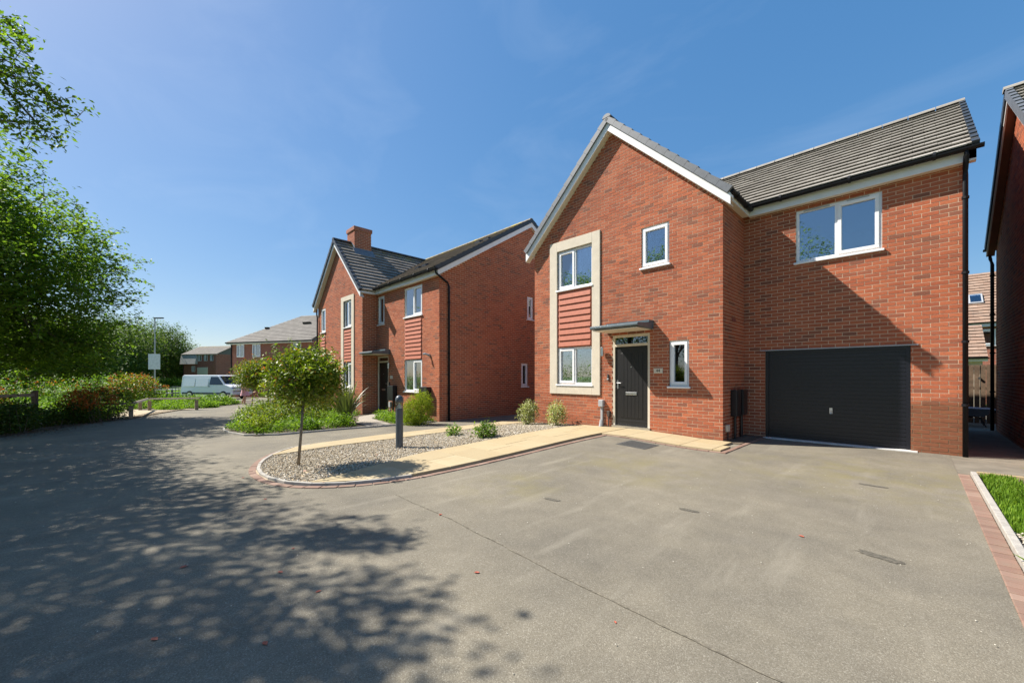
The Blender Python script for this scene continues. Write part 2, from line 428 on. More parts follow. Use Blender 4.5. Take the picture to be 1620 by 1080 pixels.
L_LITTER = plain('dry_leaf', (.16, .095, .045), .9, .5, 15)
L_REDFALL = plain('fallen_red_leaf', (.38, .09, .05), .6, .3, 40)

# ------------------------------------------------------------------ foliage tools
def leaf_mesh(name, C, size, flat=.5, aspect=.55, jit=.35, droop=0., rnd=None):
    """one diamond-shaped leaf (folded along its rib) at each centre"""
    q = rnd or rng
    C = np.asarray(C, dtype=np.float64); N = len(C)
    nrm = q.normal(size=(N, 3)); nrm[:, 2] = np.abs(nrm[:, 2]) + flat * 2
    nrm /= np.linalg.norm(nrm, axis=1)[:, None]
    a = q.normal(size=(N, 3)); a[:, 2] -= droop
    a -= (a * nrm).sum(1)[:, None] * nrm; a /= np.linalg.norm(a, axis=1)[:, None]
    b = np.cross(nrm, a)
    L = size * (1 + jit * q.uniform(-1, 1, N))[:, None]; W = L * aspect * .5
    V = np.empty((N, 4, 3))
    V[:, 0] = C - a * L * .5; V[:, 1] = C + b * W + nrm * W * .35 - a * L * .05
    V[:, 2] = C + a * L * .5; V[:, 3] = C - b * W + nrm * W * .35 - a * L * .05
    me = bpy.data.meshes.new(name)
    me.vertices.add(N * 4); me.vertices.foreach_set('co', V.reshape(-1))
    idx = np.arange(N * 4).reshape(N, 4)
    T = np.concatenate([idx[:, [0, 1, 2]], idx[:, [0, 2, 3]]], axis=1).reshape(-1)
    me.loops.add(N * 6); me.loops.foreach_set('vertex_index', T.astype(np.int32))
    me.polygons.add(N * 2); me.polygons.foreach_set('loop_start', np.arange(0, N * 6, 3, dtype=np.int32))
    me.polygons.foreach_set('loop_total', np.full(N * 2, 3, dtype=np.int32))
    me.update(calc_edges=True)
    return me
def blob_points(blobs, n, inner=.35, q=None):
    q = q or rng
    vol = np.array([rx * ry * rz for (_, (rx, ry, rz)) in blobs]); vol = vol ** .8; vol /= vol.sum()
    out = []
    for (c, r), f in zip(blobs, vol):
        k = max(1, int(n * f)); d = q.normal(size=(k, 3)); d /= np.linalg.norm(d, axis=1)[:, None]
        rad = (inner ** 3 + (1 - inner ** 3) * q.uniform(0, 1, k)) ** (1 / 3)
        wob = 1 + .16 * np.sin(d[:, 0] * 5.1 + c[0] * 3) * np.sin(d[:, 1] * 4.3 + c[1]) + .12 * np.sin(d[:, 2] * 7 + d[:, 0] * 6 + c[2])
        out.append(np.array(c) + d * np.array(r) * (rad * wob)[:, None])
    return np.concatenate(out)
def sprays(centres, per, spread, q=None, flat=.45):
    q = q or rng
    k = len(centres); off = q.normal(size=(k, per, 3)) * spread
    off[:, :, 2] *= flat
    tilt = q.normal(size=(k, 1, 2)) * .45
    off[:, :, 2] += (off[:, :, :2] * tilt).sum(2)
    return (centres[:, None, :] + off).reshape(-1, 3)
def limbs(mb, base, top, targets, r0, n_sub=0, q=None):
    """tapered trunk from base to top, limbs to the targets, twigs from the limbs"""
    q = q or rng
    base, top = Vector(base), Vector(top)
    m = [base.lerp(top, t) + Vector(q.normal(size=3) * .05 * (0 < t < 1)) for t in (0, .2, .4, .6, .8, 1)]
    mb.tube(m, [r0 * 1.25, r0, r0 * .85, r0 * .7, r0 * .5, r0 * .25], 9)
    for t in targets:
        t = Vector(t); f = q.uniform(.3, .9); s = base.lerp(top, f)
        mid = s.lerp(t, .5) + Vector((0, 0, .12 * (t - s).length)) + Vector(q.normal(size=3) * .08)
        rr = r0 * (.42 - .25 * f)
        mb.tube([s, s.lerp(mid, .6), mid, mid.lerp(t, .6), t], [rr, rr * .8, rr * .6, rr * .4, rr * .18], 6, cap=False)
        for _ in range(n_sub):
            g = q.uniform(.35, .95); p = mid.lerp(t, g); e = t + Vector(q.normal(size=3) * min(.25, .07 * (t - s).length))
            mb.tube([p, p.lerp(e, .5) + Vector((0, 0, .05)), e], [rr * .3, rr * .2, rr * .08], 4, cap=False)
def sprig_points(blobs, n, length, q, zmin=1.0):
    S = blob_points(blobs, n, .97, q); out = []
    cen = np.array([b[0] for b in blobs])
    for p in S:
        c = cen[np.argmin(((cen - p) ** 2).sum(1))]; d = p - c; d /= np.linalg.norm(d) + 1e-9; d[2] = d[2] * .6 + .25; d += q.normal(size=3) * .35; d /= np.linalg.norm(d)
        if p[2] < zmin: continue
        L = length * q.uniform(.35, 1.25)
        for k in range(6): f = k / 5; out.append(p + d * L * f + np.array([0, 0, -.12 * L * f * f]))
    return np.array(out).reshape(-1, 6, 3)
def tree(name, label, blobs, base, top, r0, clusters, per, leaf, spread, mat, bark=BARK, group=None, cat='tree', extra=None, seed=1, inner=.35, n_limbs=26, keep=None, flat=.5, nsub=3, sprigs=0, sprig_len=.9, near=None):
    q = np.random.default_rng(seed)
    t = empty(name, base, label, cat, group)
    C = blob_points(blobs, clusters, inner, q)
    if keep is not None: C = C[keep(C)]
    if extra is not None: C = np.concatenate([C, extra])
    tg = C[q.choice(len(C), min(n_limbs, len(C)), replace=False)]
    mb = MB(); limbs(mb, base, top, tg, r0, nsub, q)
    if sprigs:
        SP = sprig_points(blobs, sprigs, sprig_len, q)
        for ch in SP: mb.tube([Vector(ch[0]), Vector(ch[3]), Vector(ch[5])], [.010, .006, .003], 3, cap=False)
    mb.build('trunk', bark, t, smooth=True)
    P = sprays(C, per, spread, q)
    if sprigs: P = np.concatenate([P, sprays(SP.reshape(-1, 3), 5, leaf * .55, q, .7)])
    me = leaf_mesh('crown', P - np.array(base), leaf, flat, rnd=q)
    link('crown', me, mat, t)
    return t
def shrub(name, label, cat, base, blobs, n, leaf, mat, group=None, seed=1, stems=8, inner=.55, flat=.3, aspect=.5, red=None, redn=0, redz=.3, part='foliage', stem_h=.5, stem_mat=BARK):
    q = np.random.default_rng(seed)
    t = empty(name, base, label, cat, group); b = np.array(base)
    B = [((c[0] + b[0], c[1] + b[1], c[2] + b[2]), r) for c, r in blobs]
    C = blob_points(B, n // 5, inner, q); P = sprays(C, 5, leaf * .9, q, .8)
    P[:, 2] = np.maximum(P[:, 2], b[2] + .01)
    link(part, leaf_mesh(part, P - b, leaf, flat, aspect, rnd=q), mat, t)
    if red:
        zt = np.array([c[2] + r[2] for c, r in B]).max(); zb = b[2]
        D = blob_points(B, redn * 4, .93, q); D = D[D[:, 2] > zb + (zt - zb) * redz][:redn]
        P = sprays(D, 4, leaf * .7, q, .8)
        tag(link('new_growth', leaf_mesh('new_growth', P - b, leaf * 1.05, .2, .4, rnd=q), red, t), kind='stuff')
    mb = MB()
    for k in range(stems):
        e = C[q.integers(len(C))]; s = Vector(base) + Vector((q.normal() * .04, q.normal() * .04, -.02))
        mb.tube([s, s.lerp(Vector(e), .5) + Vector((0, 0, .05)), e], [.012, .009, .004], 5)
    mb.build('stem', stem_mat, t)
    return t

# ------------------------------------------------------------------ ground, road, verges
def sheet(name, polys, mat, up, kind='structure', cuts=(-60, -12, -2.5)):
    bm = bmesh.new()
    for poly in polys:
        bm.faces.new([bm.verts.new((x, y, 0)) for x, y in poly])
    bmesh.ops.triangulate(bm, faces=bm.faces[:])
    for c in cuts:
        bmesh.ops.bisect_plane(bm, geom=bm.verts[:] + bm.edges[:] + bm.faces[:], plane_co=(c, 0, 0), plane_no=(1, 0, 0))
    for v in bm.verts: v.co.z = gz(v.co.x) + up
    bmesh.ops.recalc_face_normals(bm, faces=bm.faces[:])
    me = bpy.data.meshes.new(name); bm.to_mesh(me); bm.free()
    o = link(name, me, mat); tag(o, kind=kind); return o
sheet('ground', [[(-900, -900), (900, -900), (900, 900), (-900, 900)]], MEADOW, -.05)
def grid_sheet(name, xs, ys, mat, zf, kind='structure', keep=None):
    V = [(x, y, zf(x, y)) for y in ys for x in xs]; F = []; n = len(xs)
    for j in range(len(ys) - 1):
        for i in range(n - 1):
            if keep and not keep((xs[i] + xs[i + 1]) / 2, (ys[j] + ys[j + 1]) / 2): continue
            F.append((j * n + i, j * n + i + 1, (j + 1) * n + i + 1, (j + 1) * n + i))
    me = bpy.data.meshes.new(name); me.from_pydata(V, [], F); o = link(name, me, mat)
    for p in me.polygons: p.use_smooth = True
    tag(o, kind=kind); return o
xs = sorted(set([-64, -60, -50, -40, -32, -26, -22, -18, -15, -12] + [round(-12 + .3 * i, 3) for i in range(41)] + [.42, -2.5]))
xs = [x for x in xs if x <= .42]
ys = sorted(set([-20, -14, -9, -5, -2, 0] + [round(.3 * i, 2) for i in range(40)] + [12, 14, 17, 21, 26]))
grid_sheet('road', xs, ys, ASPH, lambda x, y: G(x, y), keep=lambda x, y: not (x > -8 and y > 10.6))
sheet('path_side', [[(.42, -20), (3.2, -20), (3.2, 24), (-1.0, 24), (-1.0, 10.55), (.42, 10.55)]], plain('passage_paving', (.17, .15, .115), .9, .25, 3, bmp=.4), -.004).name = 'side_path'
EDGE = [(-2, -11), (-5, -8.6), (-9, -6.5), (-13, -4.5), (-17.24, -2.37), (-18.6, -1.75), (-20.33, -1.05), (-21.9, -.05), (-23.6, .55), (-25.9, 1.2), (-27.3, 2.53), (-29.9, 5.0), (-33, 7.6), (-40, 11), (-64, 18)]
sheet('verge', [EDGE + [(-64, -80), (-2, -80)]], SOIL, .02)
sheet('meadow', [[(-29.2, -4), (-33, 1), (-36, 4.2), (-48, 7.6), (-64, 9), (-120, 20), (-120, -60), (-29, -30)]], MEADOW, .035)
sheet('path', [[(-21.7, .0), (-22.6, .15), (-23.6, .4), (-25.9, 1.08), (-27.2, 2.43), (-26.4, 2.7), (-26.6, 1.9), (-27.3, 1.0), (-28.4, .55), (-28.6, .0), (-24, -.6), (-22, -.5)]], SAND, .034)
# asphalt lane beyond (where the van stands)
sheet('lane', [[(-36, 4.4), (-33, 7.6), (-40, 11), (-64, 18), (-110, 30), (-110, 24), (-64, 10.5), (-48, 7.8)]], ASPH, .04)

# seam where the drive joins the lane
mb = MB(); y0 = 2.36
xs_ = np.linspace(-4.45, .40, 60); wv = np.cumsum(rng.normal(size=60)) * .006
for i in range(59):
    a, b_ = xs_[i], xs_[i + 1]; wa, wb = .004 + .004 * abs(math.sin(i * 1.9)), .004 + .004 * abs(math.sin((i + 1) * 1.9))
    ya = y0 - .03 * (a + 4.3) + wv[i]; yb = y0 - .03 * (b_ + 4.3) + wv[i + 1]
    mb.face([(a, ya - wa, G(a, ya) + .004), (b_, yb - wb, G(b_, yb) + .004), (b_, yb + wb, G(b_, yb) + .004), (a, ya + wa, G(a, ya) + .004)])
tag(mb.build('road_seam', MOSSY), kind='structure')

# ------------------------------------------------------------------ brick wall builder
ROW = .075
def snap(zb, z): return zb + round((z - zb) / ROW) * ROW
CAMV = Vector((0, 0, CAM_H))
class Wall:
    """one brick face; openings are (u0,u1,z0,z1)"""
    def __init__(s, O, U, N, u0, u1, zb, top, openings=(), thick=.022, phase=0):
        s.O, s.U, s.N, s.u0, s.u1, s.zb, s.top, s.op, s.thick, s.phase = O, U, N, u0, u1, zb, top, openings, thick, phase
    def bricks(s):
        out = []; r = 0; ztop = max(s.top(s.u0 + (s.u1 - s.u0) * t) for t in np.linspace(0, 1, 81))
        while s.zb + r * ROW + .02 < ztop:
            z0 = s.zb + r * ROW; z1 = z0 + .063
            us = np.linspace(s.u0, s.u1, 161); ok = [u for u in us if s.top(u) >= z1 - .004]
            if ok:
                a, b = min(ok), max(ok)
                u = s.u0 - .225 + ((r + s.phase) % 2) * .1125
                while u < b:
                    p, q = max(u, a), min(u + .213, b)
                    if q - p > .025:
                        segs = [(p, q)]
                        for (o0, o1, y0, y1) in s.op:
                            if y0 < z1 - .012 and y1 > z0 + .012:
                                ns = []
                                for c, d in segs:
                                    if d <= o0 or c >= o1: ns.append((c, d)); continue
                                    if c < o0 - .02: ns.append((c, o0))
                                    if d > o1 + .02: ns.append((o1, d))
                                segs = ns
                        out += [(c, d, z0, z1) for c, d in segs]
                    u += .225
            r += 1
        return out
    def backing(s, mb, dep=-.003):
        us = sorted(set([s.u0, s.u1] + [o[0] for o in s.op] + [o[1] for o in s.op] + list(np.linspace(s.u0, s.u1, 41))))
        us = [u for u in us if s.u0 <= u <= s.u1]
        for a, b in zip(us, us[1:]):
            if b - a < 1e-6: continue
            zs = sorted(set([s.zb - .4] + [z for o in s.op if o[0] < (a + b) / 2 < o[1] for z in (o[2], o[3])]))
            m = (a + b) / 2; zt = [s.top(a), s.top(b)]
            zs.append(None)
            for z0, z1 in zip(zs, zs[1:]):
                zm = (z0 + (z1 if z1 is not None else min(zt))) / 2
                if any(o[0] < m < o[1] and o[2] < zm < o[3] for o in s.op): continue
                ta, tb = (zt if z1 is None else (z1, z1))
                if max(ta, tb) <= z0: continue
                mb.face([mb.P(a, dep, z0), mb.P(b, dep, z0), mb.P(b, dep, max(tb, z0)), mb.P(a, dep, max(ta, z0))])
        for (o0, o1, y0, y1) in s.op:                  # reveals
            for (a, b, c, d) in ((o0, y0, o0, y1), (o1, y0, o1, y1), (o0, y1, o1, y1), (o0, y0, o1, y0)):
                mb.face([mb.P(a, dep, b), mb.P(c, dep, d), mb.P(c, -.12, d), mb.P(a, -.12, b)])
def lay(parent, walls, singles=0, name_mass='brickwork'):
    """mortar bed plus bricks: the largest in view singly, the rest as one mass"""
    bed = MB(); allb = []
    for wl in walls:
        bed.O, bed.U, bed.N = Vector(wl.O), Vector(wl.U), Vector(wl.N)
        wl.backing(bed)
        for (a, b, z0, z1) in wl.bricks():
            c = bed.P((a + b) / 2, 0, (z0 + z1) / 2); v = CAMV - c; dist = v.length
            full = abs((b - a) - .213) < 1e-4
            area = (b - a) * max(0, v.normalized().dot(Vector(wl.N))) / dist ** 2
            px = cam_px(c)
            vis = -.02 < px[0] < 1.02 and -.02 < px[1] < 1.02 and px[2] > 0
            allb.append((area if (vis and full) else -1, wl, a, b, z0, z1))
    bed.build('mortar', MORTAR, parent)
    allb.sort(key=lambda t: -t[0])
    cache = {}; mass = MB()
    for i, (ar, wl, a, b, z0, z1) in enumerate(allb):
        pr = rng.uniform(-.001, .002)
        if i < singles and ar > 0:
            k = id(wl)
            if k not in cache:
                m = MB((0, 0, 0), wl.U, wl.N); m.brick(-.1065, .1065, -wl.thick, 0, -.0315, .0315); cache[k] = m.mesh('brick')
            f = MB(wl.O, wl.U, wl.N)
            link('brick', cache[k], BRICK, parent, f.P((a + b) / 2, pr, (z0 + z1) / 2))
        else:
            mass.O, mass.U, mass.N = Vector(wl.O), Vector(wl.U), Vector(wl.N)
            mass.brick(a, b, -wl.thick, pr, z0, z1)
    tag(mass.build(name_mass, BRICK, parent), kind='stuff')
def cam_px(p):
    a = .7003 * p[0] + .7140 * p[1]; b = -.7140 * p[0] + .7003 * p[1]
    if b <= 0: return (-9, -9, -1)
    return ((810 + 627 * a / b) / 1620, (595 - 627 * (p[2] - CAM_H) / b) / 1080, b)

FRONT = lambda Y: ((0, Y, 0), (1, 0, 0), (0, -1, 0))
EAST = lambda X: ((X, 0, 0), (0, 1, 0), (1, 0, 0))
WEST = lambda X: ((X, 0, 0), (0, 1, 0), (-1, 0, 0))

def window(parent, fr, u0, u1, z0, z1, lights=1, sash=(0,), sill=True, inset=.03, curtain=None, glass=None, vents=False, sill_mat=None):
    """white window: frame > sash, pane ; sill"""
    m = MB(*fr); F = .055; d0, d1 = -inset - .07, -inset
    m.box(u0, u1, d0, d1, z1 - F, z1); m.box(u0, u1, d0, d1, z0, z0 + F)
    m.box(u0, u0 + F, d0, d1, z0 + F, z1 - F); m.box(u1 - F, u1, d0, d1, z0 + F, z1 - F)
    ws = (u1 - u0 - F * 2) / lights
    for k in range(1, lights):
        c = u0 + F + ws * k; m.box(c - F * .55, c + F * .55, d0, d1 + .002, z0 + F, z1 - F)
    f = m.build('window', WHITE, parent, bevel=.006)
    for k in range(lights):
        a = u0 + F + ws * k + (F * .55 if k else 0); b = u0 + F + ws * (k + 1) - (F * .55 if k < lights - 1 else 0)
        lo, hi = z0 + F, z1 - F
        if k in sash:
            q = MB(*fr); S = .05; e0, e1 = d0 + .01, d1 + .022
            q.box(a - .012, b + .012, e0, e1, hi - S, hi + .012); q.box(a - .012, b + .012, e0, e1, lo - .012, lo + S)
            q.box(a - .012, a + S, e0, e1, lo + S, hi - S); q.box(b - S, b + .012, e0, e1, lo + S, hi - S)
            q.build('sash', WHITE, f, bevel=.006)
            a, b, lo, hi = a + S, b - S, lo + S, hi - S
        if vents:
            MB(*fr).box(a + .08, b - .08, d1 + .001, d1 + .025, z1 - F * .75, z1 - F * .45).build('trickle_vent', GREYP, f)
        MB(*fr).box(a - .01, b + .01, d0 + .03, d0 + .045, lo - .01, hi + .01).build('pane', glass or GLASS, f)
    if sill:
        q = MB(*fr); q.box(u0 - .035, u1 + .035, -inset - .02, .055, z0 - .045, z0 - .002)
        q.build('sill', sill_mat or WHITE, parent, bevel=.008)
    if curtain == 'sides':
        for a, b in ((u0 + .04, u0 + .3 * (u1 - u0)), ):
            c = MB(*fr); n = 10
            for i in range(n):
                x0 = a + (b - a) * i / n; x1 = a + (b - a) * (i + 1) / n
                w0 = -.22 + .03 * math.sin(i * 2.2); w1 = -.22 + .03 * math.sin((i + 1) * 2.2)
                c.face([c.P(x0, w0, z0), c.P(x1, w1, z0), c.P(x1, w1, z1), c.P(x0, w0, z1)])
            c.build('curtain', CURTAIN, f)
    if curtain == 'blind':
        c = MB(*fr); zz = z0 + .06
        while zz < z1 - .03:
            c.box(u0 + .05, u1 - .05, -.19, -.16, zz, zz + .038); zz += .052
        c.build('blind', CURTAIN, f)
    return f

def cladding(parent, fr, u0, u1, z0, z1, n, d=0.):
    m = MB(*fr); m.box(u0, u1, -.05, d - .004, z0, z1); p = m.build('cladding_panel', BOARD, parent)
    b = .055; h = (z1 - z0 - .06) / n
    for k in range(n):
        q = MB(*fr); a = z0 + .03 + k * h
        x0, x1 = u0 + b, u1 - b
        q.hexa([q.P(x0, d + .034, a), q.P(x1, d + .034, a), q.P(x1, d - .006, a), q.P(x0, d - .006, a), q.P(x0, d + .004, a + h - .004), q.P(x1, d + .004, a + h - .004), q.P(x1, d - .006, a + h - .004), q.P(x0, d - .006, a + h - .004)])
        q.build('plank', BOARD, p)
    return p

def tile_slope(parent, p0, along, up, length, rise_len, mat, width=.33, gauge=.262, single=False, name='tile', thick=.054):
    """tiles from eave corner p0: along the eave, and up the slope"""
    p0, A, S = Vector(p0), Vector(along).normalized(), Vector(up).normalized(); Nn = A.cross(S)
    if Nn.z < 0: Nn = -Nn
    rows = max(1, int(round(rise_len / gauge))); gauge = rise_len / rows
    m = MB(); bd = MB()
    bd.face([p0 - Nn * .02, p0 + A * length - Nn * .02, p0 + A * length + S * rise_len - Nn * .02, p0 + S * rise_len - Nn * .02])
    bd.build('roof_underlay', ROOFIN, parent)
    cache = {}
    for r in range(rows):
        x = -(width / 2) * (r % 2)
        while x < length - .01:
            a, b = max(0, x), min(length, x + width - .004)
            if b - a > .03:
                g = min(gauge + .045, rise_len - r * gauge)
                lift = float(rng.uniform(-.002, .004))
                def corners(o, a, b):
                    return [o + A * a + Nn * .034, o + A * b + Nn * .034, o + A * b + S * g - Nn * .018, o + A * a + S * g - Nn * .018,
                            o + A * a + Nn * (.004 + thick), o + A * b + Nn * (.004 + thick), o + A * b + S * g + Nn * .008, o + A * a + S * g + Nn * .008]
                if single:
                    w_ = round(b - a, 4); k = (w_, round(g, 4))
                    if k not in cache:
                        q = MB(); q.hexa(corners(Vector((0, 0, 0)), -w_ / 2, w_ / 2)); cache[k] = q.mesh(name)
                    link(name, cache[k], mat, parent, p0 + A * ((a + b) / 2) + S * (r * gauge) + Nn * lift)
                else:
                    m.hexa(corners(p0 + S * (r * gauge) + Nn * lift, a, b))
            x += width
    if not single: tag(m.build('roof_tiles', mat, parent), kind='stuff')
def ridge_tiles(parent, p0, p1, mat, r=.12, step=.42):
    p0, p1 = Vector(p0), Vector(p1); L = (p1 - p0).length; n = max(1, int(L / step)); t = (p1 - p0) / n; A = t.normalized(); B = A.cross(Vector((0, 0, 1)))
    cache = None
    m = MB(); k = 7
    for e in (0, .97):
        for i in range(k):
            th = math.pi * i / (k - 1); m.v.append(tuple(t * e + B * math.cos(th) * r + Vector((0, 0, 1)) * (math.sin(th) * r * .8 - .035) * (1 if e == 0 else .96)))
    for i in range(k - 1): m.f.append((i, i + 1, k + i + 1, k + i))
    m.f.append(tuple(range(k))); m.f.append(tuple(range(2 * k - 1, k - 1, -1)))
    cache = m.mesh('ridge_tile')
    for i in range(n): link('ridge_tile', cache, mat, parent, p0 + t * i)
def verge_caps(parent, p_low, p_high, out, mat, step=.30, h=.13, wdt=.11):
    """stepped dry-verge caps up a rake; out = direction away from the roof"""
    a, b = Vector(p_low), Vector(p_high); L = (b - a).length; n = int(L / step); S = (b - a) / L; Nn = Vector(out).cross(S)
    if Nn.z < 0: Nn = -Nn
    O = Vector(out); st = L / n
    m = MB()
    for (s0, s1, n0, n1) in ((0, st * 1.03, .075, .05),):
        pts = []
        for nn in (-h + .06, None):
            for (o, s) in ((0, s0), (wdt, s0), (wdt, s1), (0, s1)):
                nv = nn if nn is not None else (n0 if s == s0 else n1)
                pts.append(O * (o - .075) + S * s + Nn * nv)
        m.hexa(pts)
    me = m.mesh('verge_cap')
    for i in range(n): link('verge_cap', me, mat, parent, a + S * st * i)
def gutter(parent, p0, p1, mat=GUTTER, r=.06, brackets=.9, out=None, fascia=None):
    p0, p1 = Vector(p0), Vector(p1); A = (p1 - p0).normalized(); B = A.cross(Vector((0, 0, 1))); L = (p1 - p0).length
    m = MB(); k = 9
    for rr in (r, r - .006):
        for e in (p0, p1):
            for i in range(k):
                th = math.pi + math.pi * i / (k - 1); m.v.append(tuple(e + B * math.cos(th) * rr + Vector((0, 0, math.sin(th) * rr))))
    for o in (0, 2 * k):
        for i in range(k - 1): m.f.append((o + i, o + i + 1, o + k + i + 1, o + k + i))
    for e in (0, k): m.f.append(tuple(range(e, e + k)))
    m.f.append((0, k, 3 * k, 2 * k)); m.f.append((k - 1, 2 * k - 1, 4 * k - 1, 3 * k - 1))
    g = m.build('gutter', mat, parent, smooth=False)
    if brackets:
        n = max(2, int(L / brackets))
        for i in range(n):
            t = MB(); c = p0 + A * (L * (i + .5) / n); t.tube([c - A * .02 + Vector((0, 0, -.0)), c + A * .02], r + .012, 12); t.build('gutter_bracket', mat, g)
    return g
def downpipe(parent, pts, fr_n, mat=GUTTER, r=.034, z_clips=()):
    m = MB(); m.tube(pts, r, 10); d = m.build('downpipe', mat, parent, smooth=True)
    top = Vector(pts[-1])
    for z in z_clips:
        t = MB(); c = Vector((top.x, top.y, z)); t.tube([c - Vector((0, 0, .02)), c + Vector((0, 0, .02))], r + .012, 10)
        N = Vector(fr_n); q = c - N * .06
        t.tube([c, q], .012, 6); t.build('pipe_clip', mat, d)
    return d
def text(parent, txt, size, loc, rot, mat, ext=.002):
    cu = bpy.data.curves.new('lettering', 'FONT'); cu.body = txt; cu.size = size; cu.extrude = ext; cu.align_x = 'CENTER'; cu.align_y = 'CENTER'
    tmp = bpy.data.objects.new('tmp_text', cu); COL.objects.link(tmp)
    bpy.context.view_layer.update()
    me = bpy.data.meshes.new_from_object(tmp.evaluated_get(bpy.context.evaluated_depsgraph_get()))
    bpy.data.objects.remove(tmp); me.name = 'lettering'
    o = link('lettering', me, mat, parent, loc); o.rotation_euler = rot; return o
def canopy(parent, fr, u0, u1, z, dep):
    m = MB(*fr); n = 10; prof = []
    prof = [(0.0, z + .10), (dep * .75, z + .055), (dep * .95, z + .045), (dep, z + .02), (dep, z - .02), (dep * .96, z - .035), (dep * .6, z - .045), (0, z - .06)]
    k = len(prof); b = len(m.v)
    for u in (u0, u1):
        for d, zz in prof: m.v.append(tuple(m.P(u, d, zz)))
    m.f.append(tuple(range(b, b + k))); m.f.append(tuple(range(b + 2 * k - 1, b + k - 1, -1)))
    for i in range(k): j = (i + 1) % k; m.f.append((b + i, b + k + i, b + k + j, b + j))
    c = m.build('door_canopy', CANOPY, parent, bevel=.008)
    MB(*fr).box(u0 + .12, u1 - .002, 0, .22, z + .095, z + .15).build('canopy_flashing', CANOPY, c)
    MB(*fr).box(u0 + .05, u1 - .05, .02, dep - .06, z - .072, z - .055).build('canopy_soffit', CREAM, c)
    return c
def front_door(parent, fr, u0, u1, z0, z1, split, handle_left=True, frame=BEIGE):
    m = MB(*fr); F = .065; d0, d1 = -.10, -.01
    m.box(u0, u0 + F, d0, d1, z0, z1); m.box(u1 - F, u1, d0, d1, z0, z1); m.box(u0 + F, u1 - F, d0, d1, z1 - F, z1)
    m.box(u0 + F, u1 - F, d0, d1, split, split + F)
    f = m.build('door_frame', frame, parent, bevel=.008)
    MB(*fr).box(u0 - .01, u1 + .01, -.09, .03, z0 - .03, z0 + .025).build('threshold', STEEL, f)
    MB(*fr).box(u0 + F, u1 - F, -.06, -.045, split + F, z1 - F).build('pane', GLASSD, f)
    dr = MB(*fr); a, b = u0 + F + .004, u1 - F - .004
    # leaf with grooves: vertical staves proud of a slightly sunk face
    dr.box(a, b, -.085, -.045, z0 + .03, split - .004)
    dr.box(a + .13, b - .13, -.045, -.041, z0 + .22, split - .16)
    n = 6; sw = (b - a - .28) / n
    for i in range(n): dr.box(a + .14 + i * sw + .004, a + .14 + (i + 1) * sw - .004, -.041, -.037, z0 + .23, split - .17)
    dr.box(a + .02, b - .02, -.045, -.036, z0 + .06, z0 + .17)
    d = dr.build('door', DDOOR, parent, bevel=.003)
    hx = a + .065 if handle_left else b - .065; sg = 1 if handle_left else -1
    h = MB(*fr); h.box(hx - .018, hx + .018, -.045, -.033, z0 + .95, z0 + 1.17)
    h.tube([h.P(hx, -.035, z0 + 1.10), h.P(hx, .012, z0 + 1.10), h.P(hx + sg * .11, .015, z0 + 1.10)], .010, 8); h.build('handle', STEEL, d)
    c = (a + b) / 2
    MB(*fr).box(c - .15, c + .15, -.038, -.022, z0 + .80, z0 + .875).build('letterplate', STEEL, d, bevel=.004)
    m = MB(*fr); m.tube([m.P(c, -.045, z0 + 1.5), m.P(c, -.028, z0 + 1.5)], .014, 10); m.build('spyhole', STEEL, d)
    return d

# ------------------------------------------------------------------ house number 44
H = empty('brick_house', (-4.0, 12.0, 0), 'red brick detached house number 44 with front gable and black garage door', 'house')
ZB = -.10
GY, GX0, GX1 = 9.02, -8.20, -2.85           # gable face
WY, WX1 = 10.50, .58                        # garage wing face
EZ = 5.14; GA = (GX0 + GX1) / 2; AP = 7.72; KG = (AP - EZ) / (GA - GX0)
gtop = lambda u: EZ + KG * (GA - GX0 - abs(u - GA)) - .01
sz = lambda z: snap(ZB, z) - .005
w_up = (-7.30, -6.10, sz(3.85), sz(5.03)); w_lo = (-7.30, -6.10, sz(1.175), sz(2.2))
opening = (-7.30, -6.10, w_lo[2], w_up[3])
w_land = (-4.69, -4.00, sz(4.02), sz(5.03)); w_wc = (-4.00, -3.55, sz(1.175), sz(2.2))
door = (-5.49, -4.47, ZB, sz(2.45))
w_gar = (-1.84, -.46, sz(3.85), sz(5.0)); gdoor = (-2.42, -.07, ZB, sz(1.98))
fr = FRONT(GY)
walls = [Wall(*fr, GX0, GX1, ZB, gtop, [opening, w_land, w_wc, door]),
         Wall(*FRONT(WY), GX1, WX1, ZB, lambda u: EZ + .02, [w_gar, gdoor], phase=1),
         Wall(*EAST(GX1), GY + .024, WY, ZB, lambda u: EZ + .02),
         Wall(*EAST(WX1), WY + .024, 16.0, ZB, lambda u: EZ + 1.9 * (1 - abs(u - 13.25) / 2.75) if u < 16 else EZ)]
lay(H, walls, singles=300)
m = MB(); m.face([(GX0, GY, -.4), (GX0, 17.5, -.4), (GX0, 17.5, EZ), (GX0, GY, EZ)]); m.face([(GX0, 17.5, -.4), (GX1, 17.5, -.4), (GX1, 17.5, EZ), (GA, 17.5, AP), (GX0, 17.5, EZ)])
m.face([(GX1, 16, -.4), (WX1, 16, -.4), (WX1, 16, EZ), (GX1, 16, EZ)]); m.face([(GX1, 16, -.4), (GX1, 17.5, -.4), (GX1, 17.5, EZ), (GX1, 16, EZ)])
m.build('rear_wall', FBRICK, H)
